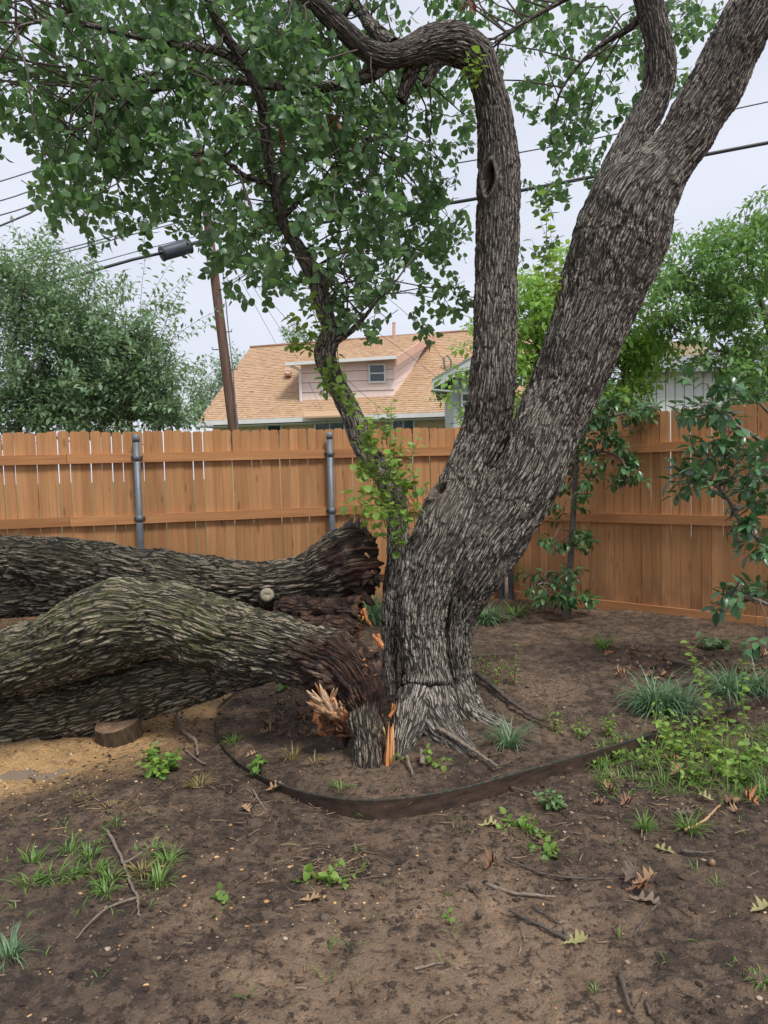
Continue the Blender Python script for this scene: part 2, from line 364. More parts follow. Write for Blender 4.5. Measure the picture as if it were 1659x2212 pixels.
pud = np.exp(-(np.hypot((xf-PUD[0])/0.36, (yf-PUD[1])/0.17))**2)
N = Nodes('garden_soil'); pos = N.n('ShaderNodeNewGeometry', None, 0)
n1 = N.noise(pos, 5.5, 6, 0.62); n2 = N.noise(pos, 30, 6, 0.72); n3 = N.noise(pos, 110, 3, 0.6); n4 = N.noise(pos, 2.0, 4)
tanf = N.math('ADD', N.math('MULTIPLY', N.attr('tan'), 0.55), N.math('MULTIPLY', N.math('SUBTRACT', n1, 0.44), 2.0))
col = N.ramp(tanf, (0.0, (0.078, 0.053, 0.038)), (0.35, (0.175, 0.116, 0.077)), (0.65, (0.31, 0.207, 0.133)), (1.0, (0.47, 0.32, 0.21)))
n6 = N.noise(pos, 1.7, 6, 0.6, dist=0.4)
col = N.mix(N.math('MULTIPLY', N.ramp(n6, (0.44, 0.0), (0.6, 1.0)), 0.6), col, (0.058, 0.041, 0.032))
col = N.mix(N.math('MULTIPLY', N.ramp(n6, (0.34, 1.0), (0.43, 0.0)), 0.45), col, (0.36, 0.25, 0.165))
col = N.mix(N.ramp(n2, (0.42, 0.85), (0.51, 0.0)), col, (0.042, 0.029, 0.022))
col = N.mix(N.math('MULTIPLY', N.ramp(n2, (0.58, 0.0), (0.72, 1.0)), 0.35), col, (0.24, 0.165, 0.11))
crust = N.math('MULTIPLY', N.ramp(N.noise(pos, 13, 7, 0.74), (0.5, 0.0), (0.55, 1.0)), N.math('ADD', 0.35, N.math('MULTIPLY', N.attr('tan'), 0.6)))
col = N.mix(crust, col, N.mix(n3, (0.19, 0.128, 0.083), (0.36, 0.25, 0.165)))
sp = N.n('ShaderNodeTexVoronoi', {'Vector': pos, 'Scale': 75.0})
spc = N.n('ShaderNodeTexVoronoi', {'Vector': pos, 'Scale': 75.0}, 1)
sel = N.n('ShaderNodeSeparateColor', {0: spc})
spk = N.math('MULTIPLY', N.ramp(sp, (0.16, 1.0), (0.26, 0.0)), N.ramp(sel, (0.80, 0.0), (0.86, 1.0)))
col = N.mix(N.math('MULTIPLY', spk, 0.8), col, (0.40, 0.29, 0.19))
sawc = N.ramp(n3, (0.3, (0.50, 0.29, 0.115)), (0.7, (0.74, 0.49, 0.24)))
sawf = N.math('MULTIPLY', N.attr('saw'), N.ramp(N.math('ADD', N.math('MULTIPLY', n2, 0.6), N.math('MULTIPLY', n1, 0.4)), (0.34, 0.08), (0.5, 0.95)))
col = N.mix(sawf, col, sawc)
col = N.mix(N.attr('far'), col, N.ramp(n1, (0.3, (0.06, 0.10, 0.03)), (0.7, (0.13, 0.16, 0.06))))
bh = N.math('ADD', N.math('MULTIPLY', n2, 0.8), N.math('ADD', N.math('MULTIPLY', n3, 0.35), N.math('MULTIPLY', spk, 0.25)))
N.set(Base_Color=col, Roughness=N.math('SUBTRACT', N.ramp(n1, (0.35, 0.7), (0.65, 0.95)), N.math('MULTIPLY', N.ramp(n6, (0.46, 0.0), (0.6, 1.0)), 0.22)), Specular_IOR_Level=0.35, Normal=N.bump(bh, 1.0, 0.045))
M_SOIL = N.m
link('ground', mesh('ground', np.stack([xf, yf, ZZ], -1), FQ, M_SOIL, True, {'saw': saw, 'tan': tan, 'far': far_green}), kind='structure')
# puddle
N = Nodes('puddle_water'); N.set(Base_Color=(0.26, 0.20, 0.15), Roughness=0.05, Specular_IOR_Level=0.6); M_PUD = N.m
pz = H(PUD[0], PUD[1])+0.008
t_ = np.linspace(0, 2*math.pi, 40, endpoint=False)
rr = 1+0.25*np.sin(2*t_+1)+0.12*np.sin(5*t_)
pv = [(PUD[0], PUD[1], pz)]+[(PUD[0]+0.27*r*math.cos(a), PUD[1]+0.12*r*math.sin(a), pz) for a, r in zip(t_, rr)]
link('puddle', mesh('puddle', pv, [(0, i+1, (i+1) % 40+1) for i in range(40)], M_PUD, False), kind='structure')

# ------------------------------------------------------------------ metal garden edging
N = Nodes('rusty_edging'); o = N.n('ShaderNodeNewGeometry', None, 0); a = N.noise(N.map(o, (7, 7, 22)), 1.6, 5, 0.65); b = N.noise(o, 45, 4)
c = N.ramp(a, (0.3, (0.024, 0.020, 0.017)), (0.5, (0.066, 0.042, 0.029)), (0.66, (0.105, 0.064, 0.044)), (0.76, (0.19, 0.16, 0.125)))
c = N.mix(N.math('MULTIPLY', N.attr('rnd'), N.ramp(b, (0.42, 0.0), (0.58, 1.0))), c, (0.02, 0.035, 0.027))
N.set(Base_Color=c, Roughness=0.72, Specular_IOR_Level=0.4, Normal=N.bump(b, 0.4, 0.004)); M_EDGE = N.m
R4, q4 = spline(np.c_[RING, np.zeros(len(RING))], 0.02)
T4 = np.gradient(R4[:, :2], axis=0); T4 /= np.linalg.norm(T4, axis=1)[:, None]; NRM = np.c_[-T4[:, 1], T4[:, 0]]
V = []; A = []; nr = len(R4)
wob = 0.006*np.array([math.sin(q*3.1)+0.5*math.sin(q*8.3) for q in q4]); topz = R4[:, 2]+0.004*np.sin(q4*2.3)
prof = [(0.002, -0.06, 0), (0.002, 0.45, 0), (0.004, 0.8, 0), (0.005, 0.9, 1), (0.004, 1.0, 1), (-0.004, 1.0, 1), (-0.003, 0.9, 1), (-0.002, 0.4, 0), (-0.002, -0.06, 0)]
for off, hz, tp in prof:
    lean = 0.012*hz
    V.append(np.c_[R4[:, :2]+NRM*(off+wob+lean)[:, None], topz*hz if hz > 0 else np.full(nr, -0.06)]); A.append(np.full(nr, float(tp)))
m_ = len(prof); V = np.vstack(V); A = np.concatenate(A)
ii = np.arange(nr-1)
FE = np.vstack([np.stack([k*nr+ii, k*nr+ii+1, (k+1)*nr+ii+1, (k+1)*nr+ii], -1) for k in range(m_-1)])
ed = thing('garden_edging', 'curved rusty metal garden edging strip around the tree bed', 'edging', (0, 0, 0))
link('strip', mesh('strip', V, FE, M_EDGE, True, {'rnd': A}), ed)
for xx in (870, 1290, 560):
    k = int(np.argmin([abs(proj(p[:3])[0]-xx)+(200 if p[1] > 4 else 0) for p in R4])); c = R4[k]
    MB().box((0, 0, 0), (0.012, 0.003, 0.03)).build('joint_clip', M_EDGE, ed, loc=(c[0]-NRM[k][0]*0.009, c[1]-NRM[k][1]*0.009, 0.045)).rotation_euler[2] = math.atan2(T4[k][1], T4[k][0])

# ------------------------------------------------------------------ fences
def board_mesh(name, wd, ht, th, ear, seed):
    rg = random.Random(seed); mb = MB(); e = ear*rg.uniform(0.85, 1.15); n = 5
    L = [(-wd/2+rg.uniform(-.0015, .0015), i*(ht-e)/n) for i in range(n+1)]; Rr = [(wd/2+rg.uniform(-.0015, .0015), i*(ht-e)/n) for i in range(n+1)]
    ol = L + [(-wd/2+e, ht+rg.uniform(-.004, .004)), (wd/2-e, ht+rg.uniform(-.004, .004))] + Rr[::-1]
    bow = rg.uniform(-.004, .004)
    f_ = [(x, -th/2+bow*math.sin(math.pi*z/ht), z) for x, z in ol]; b_ = [(x, th/2+bow*math.sin(math.pi*z/ht), z) for x, z in ol]
    k = len(ol); fs = [tuple(range(k)), tuple(range(2*k-1, k-1, -1))]+[(i, i+k, (i+1) % k+k, (i+1) % k) for i in range(k)]
    mb.add(f_+b_, fs); me = mesh(name, mb.v, mb.f, M_FENCE, False); return me
FB = [board_mesh('board', 0.0865, 1.90, 0.016, 0.016, i) for i in range(8)]
FENCE_A, FENCE_C, FENCE_B = np.array([-5.2, 6.06]), np.array([1.28, 7.86]), np.array([4.9, 4.55])
M_NAIL = simple('rust_bracket', (0.05, 0.03, 0.02), (0.11, 0.06, 0.035), 30, 0.7)
M_RAILD = wood_mat('dark_post_wood', (0.16, 0.07, 0.03), (0.22, 0.10, 0.045), (0.27, 0.13, 0.06), False)
def along(p, q, xpix):                 # distance along a run at which a given pixel column meets it
    d = q-p; L = np.hypot(*d); s = np.linspace(0, L, 4000); pts = p+np.outer(s/L, d)
    xs = proj(np.c_[pts, np.full(len(s), 1.2)])[0]; return float(s[np.argmin(abs(xs-xpix))])
def fence(p, q, label, base, rails, posts, kick, seed, top=1.90, gapf=0.72):
    rg = random.Random(seed); d = q-p; L = float(np.hypot(*d)); d = d/L; ang = math.atan2(d[1], d[0])
    front = np.array([d[1], -d[0]])                          # towards the camera side
    if front[1] > 0: front = -front
    root = thing('wooden_fence', label, 'fence', (p[0], p[1], 0))
    s = 0.05; lx = 0
    while s < L-0.03:
        o = link('board', FB[rg.randrange(8)], root)
        o.location = (d[0]*s, d[1]*s, base+rg.uniform(-.008, .008)); o.rotation_euler = (rg.uniform(-.003, .003), rg.uniform(-.004, .004), ang+rg.uniform(-.02, .02))
        o.scale = (rg.uniform(.98, 1.02), 1, top/1.90)
        s += 0.0895+(rg.uniform(-0.0006, 0.001) if rg.random() < gapf else rg.uniform(0.0022, 0.0048))
    R = np.array([[d[0], -d[1], 0], [d[1], d[0], 0], [0, 0, 1]])
    sgn = front@np.array([-d[1], d[0]]); sgn = 1 if sgn > 0 else -1
    if not kick:
        sp_d = along(p, q, 372)
        MB().box((0, 0, 0), (0.045, 0.03, 0.9)).build('wooden_post', M_RAILD, root, loc=(d[0]*sp_d-front[0]*0.045, d[1]*sp_d-front[1]*0.045, 0.92)).rotation_euler[2] = ang
    for z, hz, off in rails:
        a = 0.0
        while a < L:
            b = min(a+2.44, L); mid = (a+b)/2
            mb = MB(); mb.box((0, 0, 0), (0.0425, 0.019, (b-a)/2-0.002))
            o = mb.build('rail', M_RAIL, root); o.rotation_euler = (math.pi/2, 0, ang+math.pi/2); o.rotation_euler = (Matrix.Rotation(ang, 3, 'Z')@Matrix.Rotation(math.pi/2, 3, 'Y')).to_euler()
            fr = front*(0.008+0.021+off); o.location = (d[0]*mid+fr[0], d[1]*mid+fr[1], z+rg.uniform(-.006, .006)); a = b
    if kick:
        a = 0.0
        while a < L:
            b = min(a+2.44, L); mid = (a+b)/2
            o = MB().box((0, 0, 0), (0.07, 0.012, (b-a)/2-0.002)).build('kickboard', M_RAIL, root)
            o.rotation_euler = (Matrix.Rotation(ang, 3, 'Z')@Matrix.Rotation(math.pi/2, 3, 'Y')).to_euler()
            fr = front*0.024; o.location = (d[0]*mid+fr[0], d[1]*mid+fr[1], 0.075); a = b
    for sp in posts:
        fr = front*0.085; c = (d[0]*sp+fr[0], d[1]*sp+fr[1], 0)
        mb = MB(); mb.pipe([(0, 0, -0.1), (0, 0, 1.79)], 0.03, 16); po = mb.build('post', M_GALV, root, True, c)
        mb = MB(); mb.pipe([(0, 0, 1.78), (0, 0, 1.81), (0, 0, 1.83), (0, 0, 1.845), (0, 0, 1.851)], [0.033, 0.034, 0.031, 0.02, 0.004], 16); mb.build('post_cap', M_GALV, po, True)
        for z, hz, off in rails:
            if z < 0.3: continue
            MB().pipe([(0, 0, z-0.03), (0, 0, z+0.03)], 0.0335, 16).build('clamp_band', M_GALV, po, True)
            MB().box((0, 0, 0), (0.05, 0.004, 0.014)).build('bracket', M_NAIL, po, loc=(-front[0]*0.03, -front[1]*0.03, z)).rotation_euler[2] = ang
    return root, d
# left run: posts where the photograph has them
pl = [along(FENCE_A, FENCE_C, 301), along(FENCE_A, FENCE_C, 712)]; gap = pl[1]-pl[0]
pl = [pl[0]-gap]+pl+[pl[1]+gap]
fence(FENCE_A, FENCE_C, 'orange stained picket fence with grey steel posts behind the fallen trunk', 0.02, [(1.635, 0, 0), (1.075, 0, 0), (0.45, 0, 0)], [s for s in pl if 0 < s], False, 3, 1.862)
fence(FENCE_C+np.array([0.05, -0.02]), FENCE_B, 'orange stained picket fence with kickboard behind the leafy shrub on the right', 0.14, [(1.60, 0, 0), (0.94, 0, 0)], [0.06], True, 5, 1.79, 0.9)

# ------------------------------------------------------------------ buildings behind the fence
def lerp(a, b, t): return np.asarray(a)*(1-t)+np.asarray(b)*t
def bil(E1, E2, R1, R2, u, v): return lerp(lerp(E1, E2, u), lerp(R1, R2, u), v)
N = Nodes('roof_shingles'); n_ = N.noise(N.obj(), 1.1, 3)
v_ = N.attr('rnd'); c = N.ramp(v_, (0.0, (0.41, 0.27, 0.165)), (0.5, (0.49, 0.335, 0.21)), (1.0, (0.56, 0.395, 0.26)))
c = N.mix(N.math('MULTIPLY', n_, 0.3), c, (0.42, 0.26, 0.165)); N.set(Base_Color=c, Roughness=0.9, Specular_IOR_Level=0.2, Normal=N.bump(N.noise(N.obj(), 60, 3), 0.3, 0.01)); M_SHING = N.m
M_ROOFDK = simple('roof_underlay', (0.24, 0.14, 0.085), (0.32, 0.19, 0.12), 3, 0.9)
M_PINK = simple('pink_siding', (0.78, 0.63, 0.56), (0.84, 0.70, 0.63), 5, 0.7, 0.05)
M_PINKT = simple('salmon_trim', (0.55, 0.33, 0.25), (0.62, 0.39, 0.31), 5, 0.7, 0.05)
M_WHITE = simple('white_gutter', (0.62, 0.62, 0.6), (0.72, 0.72, 0.7), 4, 0.5, 0.02)
M_SAGE = simple('pale_green_siding', (0.44, 0.49, 0.46), (0.52, 0.57, 0.54), 4, 0.7, 0.05)
M_GREYW = simple('pale_wall', (0.55, 0.56, 0.53), (0.63, 0.64, 0.61), 4, 0.75, 0.05)
N = Nodes('window_glass'); N.set(Base_Color=(0.03, 0.05, 0.055), Roughness=0.06, Specular_IOR_Level=0.8); M_GLASS = N.m
def brick_mat(name, c1, c2, mo, scale):
    N = Nodes(name); b = N.n('ShaderNodeTexBrick', {'Vector': N.n('ShaderNodeMapping', {'Vector': N.obj(), 'Rotation': (math.pi/2, 0, 0)}), 'Color1': c1, 'Color2': c2, 'Mortar': mo, 'Scale': scale, 'Mortar Size': 0.012})
    N.set(Base_Color=b, Roughness=0.85); return N.m
M_BRICK = brick_mat('tan_brick', (0.42, 0.31, 0.17), (0.52, 0.40, 0.24), (0.55, 0.47, 0.36), 4.0)
def shingles(mb, E1, E2, R1, R2, rows, cols, inside=None, seed=1):
    rg = random.Random(seed); nrm = np.cross(E2-E1, R1-E1); nrm /= np.linalg.norm(nrm)
    if nrm[1] > 0: nrm = -nrm
    for r in range(rows):
        u = -rg.random()/cols; base = rg.uniform(0.44, 0.56)
        while u < 1:
            du = rg.uniform(0.6, 1.5)/cols; u0, u1 = max(u, 0), min(u+du-0.0004, 1); u += du
            if u1-u0 < 0.0005: continue
            v0 = r/rows; v1 = min((r+1.12)/rows, 1)
            cpt = bil(E1, E2, R1, R2, (u0+u1)/2, v0+0.5/rows)
            if inside is not None and not inside(cpt): continue
            mb.cur = min(1, max(0, base+rg.uniform(-.25, .25)))
            lift = 0.02+rg.choice((0, 0.0, 0.008))
            a, b = bil(E1, E2, R1, R2, u0, v0)+nrm*lift, bil(E1, E2, R1, R2, u1, v0)+nrm*lift
            c, d = bil(E1, E2, R1, R2, u1, v1)+nrm*0.006, bil(E1, E2, R1, R2, u0, v1)+nrm*0.006
            e, f = bil(E1, E2, R1, R2, u0, v0), bil(E1, E2, R1, R2, u1, v0)
            mb.add([a, b, c, d, e, f], [(0, 1, 2, 3), (4, 5, 1, 0), (4, 0, 3), (5, 2, 1)])
def sheet(mb, E1, E2, R1, R2, n=10):
    mb.add([bil(E1, E2, R1, R2, i/n, j/n) for j in range(n+1) for i in range(n+1)], [(j*(n+1)+i, j*(n+1)+i+1, (j+1)*(n+1)+i+1, (j+1)*(n+1)+i) for j in range(n) for i in range(n)])
house = thing('brick_house', 'tan brick house with orange shingle roof and pink dormer behind the fence', 'house', P(700, 1000, 22))
HL = np.array(house.location)
def hp(x, y, Y): return P(x, y, Y)-HL
E1, E2, R1, R2 = hp(428, 910, 22), hp(1130, 884, 22), hp(540, 752, 26.6), hp(1180, 704, 26.2)
def hz_(p, z): q = p.copy(); q[2] = z-HL[2]; return q
back = np.array([0, 9.0, 0])
mb = MB(); sheet(mb, E1, E2, R1, R2); mb.add([R1, R2, E2+back, E1+back, E1], [(0, 1, 2, 3), (0, 3, 4)]); roof = mb.build('roof', M_ROOFDK, house)
mb = MB(); shingles(mb, E1, E2, R1, R2, 44, 92, seed=4); mb.build('shingles', M_SHING, roof, kind='stuff')
MB().pipe([R1+np.array([0, 0, .03]), lerp(R1, R2, .5)+np.array([0, 0, .03]), R2+np.array([0, 0, .03])], 0.05, 6).build('ridge_cap', M_ROOFDK, roof)
# walls and gutter
w1, w2 = E1+np.array([0.35, 0.35, -0.03]), E2+np.array([0, 0.35, -0.03])
mb = MB(); mb.add([w1, w2, hz_(w2, 0), hz_(w1, 0), w1+back*.9, hz_(w1+back*.9, 0)], [(0, 3, 2, 1), (0, 4, 5, 3)]); mb.build('wall', M_BRICK, house)
MB().slab([E1+np.array([0, -.06, 0]), E2+np.array([0, -.06, 0]), E2+np.array([0, -.06, -.13]), E1+np.array([0, -.06, -.13])], (0, .12, 0)).build('gutter', M_WHITE, house)
MB().slab([E1+np.array([0, .06, -.15]), E2+np.array([0, .06, -.15]), w2+np.array([0, 0, -.14]), w1+np.array([0, 0, -.14])], (0, 0, -.03)).build('soffit', M_WHITE, house)
pa, pb = hp(655, 900, 21.4), hp(765, 896, 21.4); pc, pd_ = hp(762, 886, 22.0), hp(658, 890, 22.0)
MB().slab([pa, pb, pc, pd_], (0, 0, -.05)).build('porch_roof', M_SHING, house)
def window(par, x0, y0, x1, y1, Y, org, frame_m, bars=1, vbars=0, wall=None, fr=0.05):
    p00, p11 = P(x0, y1, Y)-org, P(x1, y0, Y)-org
    cx, cz, hw, hh = (p00[0]+p11[0])/2, (p00[2]+p11[2])/2, (p11[0]-p00[0])/2, (p11[2]-p00[2])/2
    wn = MB().box((0, 0, 0), (hw, 0.01, hh)).build('window', M_GLASS, par, loc=(cx, p00[1], cz))
    mb = MB()
    mb.box((-hw-fr/2, -.02, 0), (fr/2, .03, hh+fr)); mb.box((hw+fr/2, -.02, 0), (fr/2, .03, hh+fr)); mb.box((0, -.02, hh+fr/2), (hw, .03, fr/2)); mb.box((0, -.02, -hh-fr/2), (hw, .03, fr/2))
    for i in range(bars): mb.box((0, -.022, -hh+2*hh*(i+1)/(bars+1)), (hw, .02, fr*.35))
    for i in range(vbars): mb.box((-hw+2*hw*(i+1)/(vbars+1), -.022, 0), (fr*.35, .02, hh))
    mb.build('frame', frame_m, wn)
    return wn
window(house, 580, 914, 606, 940, 22.30, HL, M_SAGE, 0)
window(house, 683, 911, 742, 945, 22.28, HL, M_WHITE, 0, 1)
window(house, 850, 905, 892, 940, 22.27, HL, M_SAGE, 0, 1)
# dormer
YD = 22.9
dorm = link('dormer', None, house)
dl, dr, db = hp(650, 868, YD), hp(852, 864, YD), None
dtl, dtr = hp(650, 786, YD), hp(852, 774, YD)
for i in range(4):
    t0, t1 = i/4, (i+1)/4-0.012
    MB().slab([lerp(dl, dtl, t0)+np.array([0, -.03, 0]), lerp(dr, dtr, t0)+np.array([0, -.03, 0]), lerp(dr, dtr, t1), lerp(dl, dtl, t1)], (0, .1, 0)).build('siding_plank', M_PINK, dorm)
MB().slab([dl, dr, dtr, dtl], (0, 0.6, 0)).build('backing', M_PINKT, dorm, loc=(0, .08, 0))
sp_ = hp(934, 722, 26.0)
for i in range(6):
    a, b = i/6, (i+1)/6-0.015
    f0, f1 = lerp(dr, dtr, a), lerp(dr, dtr, b)
    g0, g1 = lerp(dr, sp_, a), lerp(dr, sp_, b)
    MB().slab([f0, g0, g1, f1], (-.05, 0, 0)).build('siding_plank', M_PINK, dorm)
MB().slab([dl+np.array([-.06, -.1, -.05]), dr+np.array([.06, -.1, -.05]), dr+np.array([.06, -.1, .03]), dl+np.array([-.06, -.1, .03])], (0, .12, 0)).build('sill_trim', M_PINKT, dorm)
e1, e2 = hp(616, 785, YD-0.45), hp(856, 770, YD-0.45)
r1, r2 = hp(690, 741, 25.9), hp(938, 719, 25.9)
mb = MB(); sheet(mb, e1, e2, r1, r2); dr_ = mb.build('dormer_roof', M_ROOFDK, dorm)
mb = MB(); shingles(mb, e1, e2, r1, r2, 18, 34, seed=8); mb.build('shingles', M_SHING, dr_, kind='stuff')
MB().slab([e1+np.array([0, -.05, .02]), e2+np.array([0, -.05, .02]), e2+np.array([0, -.05, -.07]), e1+np.array([0, -.05, -.07])], (0, .1, 0)).build('gutter', M_WHITE, dorm)
MB().slab([e2+np.array([.05, 0, .02]), r2+np.array([.05, 0, .02]), r2+np.array([.05, 0, -.25]), e2+np.array([.05, 0, -.25])], (-.05, 0, 0)).build('rake_board', M_PINKT, dorm)
MB().pipe([hp(628, 790, YD-.4), hp(648, 800, YD-.12), hp(650, 868, YD-.12)], 0.045, 6).build('downspout', M_WHITE, dorm)
window(dorm, 800, 789, 829, 824, YD-.05, HL, M_WHITE, 1)
window(dorm, 698, 792, 718, 845, YD-.05, HL, M_WHITE, 1)
for (x, y0, y1, Y, r) in ((851, 735, 697, 25.5, .055), (545, 868, 845, 23.5, .05), (808, 757, 748, 24.8, .06), (571, 884, 868, 22.9, .04)):
    MB().pipe([hp(x, y0, Y), hp(x, y1+2, Y), hp(x, y1, Y)], [r, r, r*1.25], 8).build('vent_pipe', M_PINKT, house)
MB().box(hp(622, 806, 24.2), (.1, .12, .09)).pipe([hp(622, 806, 24.2), hp(622, 801, 24.1)], .12, 8).build('roof_vent', M_PINKT, house)
MB().pipe([hp(965, 808, 24.2), hp(960, 790, 24.1), hp(958, 772, 24.1), hp(966, 768, 24.1), hp(974, 778, 24.1), hp(975, 805, 24.1), hp(968, 815, 24.1), hp(960, 800, 24.1)], 0.03, 6).build('service_mast', M_GALV, house)

# pale green neighbour with gable
cot = thing('green_cottage', 'small pale green gabled house half hidden by the middle trunk', 'house', P(1010, 930, 17))
CLo = np.array(cot.location)
def cp(x, y, Y): return P(x, y, Y)-CLo
a, b, c = cp(933, 824, 16.4), cp(1033, 768, 16.4), cp(1133, 818, 16.4)
bk = np.array([0.5, 5.0, 0])
M_CROOF = simple('grey_roof', (0.16, 0.17, 0.18), (0.25, 0.26, 0.27), 6, 0.85)
mb = MB(); mb.slab([a, b, b+bk, a+bk], (0, 0, .06)); mb.slab([b, c, c+bk, b+bk], (0, 0, .06)); mb.build('roof', M_CROOF, cot)
mb = MB(); mb.slab([a+np.array([0, -.03, -.01]), b+np.array([0, -.03, -.01]), b+np.array([0, -.03, -.2]), a+np.array([0, -.03, -.16])], (0, .05, 0)).build('rake_board', M_SAGE, cot)
mb = MB(); mb.slab([b+np.array([0.001, -.03, -.01]), c+np.array([0, -.03, -.01]), c+np.array([0, -.03, -.16]), b+np.array([0.001, -.03, -.2])], (0, .05, 0)).build('rake_board', M_SAGE, cot)
wl, wr = cp(978, 832, 16.9), cp(1095, 828, 16.9)
for k in range(7):
    x0 = lerp(wl, wr, k/7); x1 = lerp(wl, wr, (k+1)/7-.012)
    pk = cp(1033, 780, 16.9)
    def tz(p): t = abs(p[0]-pk[0])/max(abs(wl[0]-pk[0]), 1e-6); return pk[2]+(wl[2]+.1-pk[2])*min(t, 1)
    q = [x0.copy(), x1.copy(), x1.copy(), x0.copy()]; q[0][2] = q[1][2] = -CLo[2]; q[2][2] = tz(x1); q[3][2] = tz(x0)
    MB().slab(q, (0, .1, 0)).build('wall_panel', M_SAGE, cot)
MB().slab([wl+np.array([0, .11, 0]), lerp(wl, wr, 1)+np.array([0, .11, 0]), hz_(wr+np.array([0, .11, 0]), 0), hz_(wl+np.array([0, .11, 0]), 0)], (0.2, 4.5, 0)).build('wall', M_SAGE, cot)
window(cot, 1000, 852, 1014, 884, 16.86, CLo, M_WHITE, 1)
MB().slab([a+np.array([0, -.03, -.16]), cp(978, 828, 16.4)+np.array([0, -.03, -.16]), cp(978, 828, 16.9)+np.array([0, 0, -.16]), a+np.array([0, .5, -.16])], (0, 0, -.03)).build('soffit', M_SAGE, cot)
# pale garage with brick chimney at the right
gar = thing('pale_garage', 'pale wall and tan brick chimney seen through the leaves at right', 'building', P(1450, 930, 14.5))
GLo = np.array(gar.location)
def gp(x, y, Y): return P(x, y, Y)-GLo
q0, q1 = gp(1378, 806, 14.5), gp(1560, 800, 14.5)
for k in range(9):
    x0, x1 = lerp(q0, q1, k/9), lerp(q0, q1, (k+1)/9-.01); qa = [x0, x1, x1.copy(), x0.copy()]; qa[2][2] = qa[3][2] = -GLo[2]
    MB().slab(qa[::-1], (0, .08, 0)).build('wall_panel', M_GREYW, gar)
MB().slab([q0+np.array([0, .1, 0]), q1+np.array([3, .1, 0]), hz_(q1+np.array([3, .1, 0]), 0)*[1, 1, 0]+[0, 0, -GLo[2]], q0*[1, 1, 0]+[0, .1, -GLo[2]]], (0, 3.5, 0)).build('wall', M_GREYW, gar)
MB().slab([gp(1370, 806, 14.2), gp(1700, 796, 14.2), gp(1710, 752, 16.6), gp(1380, 762, 16.6)], (0, 0, .06)).build('roof', M_CROOF, gar)
MB().slab([gp(1440, 800, 15.6), gp(1525, 797, 15.6), gp(1525, 735, 15.6), gp(1440, 738, 15.6)], (0, .8, 0)).build('chimney', M_BRICK, gar)

# ------------------------------------------------------------------ utility pole and cables
M_POLE = simple('pole_wood', (0.085, 0.046, 0.034), (0.19, 0.108, 0.078), 2.2, 0.85, 0.5, stretch=(14, 14, 0.7))
pole = thing('utility_pole', 'leaning brown wooden utility pole standing before the house', 'pole', P(515, 1000, 15)*np.array([1, 1, 0]))
PL = np.array(pole.location)
pb_, pt_ = P(514, 1000, 15), P(462, 585, 15); dirp = (pt_-pb_)/np.linalg.norm(pt_-pb_)
base = pb_-dirp*(pb_[2]/dirp[2]); top = pt_+dirp*2.4
pts = [lerp(base, top, t)-PL for t in np.linspace(0, 1, 24)]
mb = MB(); mb.pipe(pts, [0.122-0.045*t for t in np.linspace(0, 1, 24)], 14); mb.build('shaft', M_POLE, pole, True)
for k, (x, y, sd) in enumerate(((470, 708, -1), (488, 717, 1), (472, 755, -1), (500, 798, 1), (478, 845, -1), (498, 880, 1))):
    c = P(x, y, 15)-PL; MB().pipe([c, c+np.array([sd*.12, -.02, 0]), c+np.array([sd*.12, -.02, .05])], .012, 5).build('step_peg', M_GALV, pole)
MB().pipe([P(479, 560, 14.9)-PL, P(487, 640, 14.88)-PL, P(492, 700, 14.88)-PL, P(503, 800, 14.87)-PL, P(513, 935, 14.87)-PL], .012, 5).build('ground_wire', M_GALV, pole)
M_BOX = simple('grey_green_cover', (0.42, 0.45, 0.42), (0.5, 0.53, 0.5), 3, 0.6, 0.02)
MB().slab([P(443, 533, 14.8)-PL, P(457, 533, 14.8)-PL, P(464, 588, 14.8)-PL, P(449, 590, 14.8)-PL], (0, .14, 0)).build('cable_guard', M_BOX, pole)
N = Nodes('black_cable'); N.set(Base_Color=(0.022, 0.024, 0.03), Roughness=0.55); M_CABLE = N.m
N = Nodes('grey_wire'); N.set(Base_Color=(0.09, 0.095, 0.11), Roughness=0.5); M_WIRE = N.m
def cable(name, label, pts, r, m=None):
    C = spline([(*P(*p), r) for p in pts], 0.5)[0]
    return MB().pipe(C[:, :3], r, 6).build(name, m or M_WIRE, None, True, label=label, category='cable', group='overhead cables')
cable('power_cable', 'thick black cable from left edge rising to the splice case', [(-60, 652, 11.5), (0, 636, 11.7), (150, 600, 12.3), (270, 565, 12.8), (352, 546, 13.1)], 0.026, M_CABLE)
cable('power_cable', 'thick black cable leaving the splice case and running behind the trunks', [(408, 529, 13.4), (450, 518, 14.5), (520, 511, 14.7), (700, 480, 14.5), (860, 456, 14.3), (1030, 429, 14.0), (1280, 382, 13.6), (1540, 331, 13.2), (1720, 297, 13)], 0.033, M_CABLE)
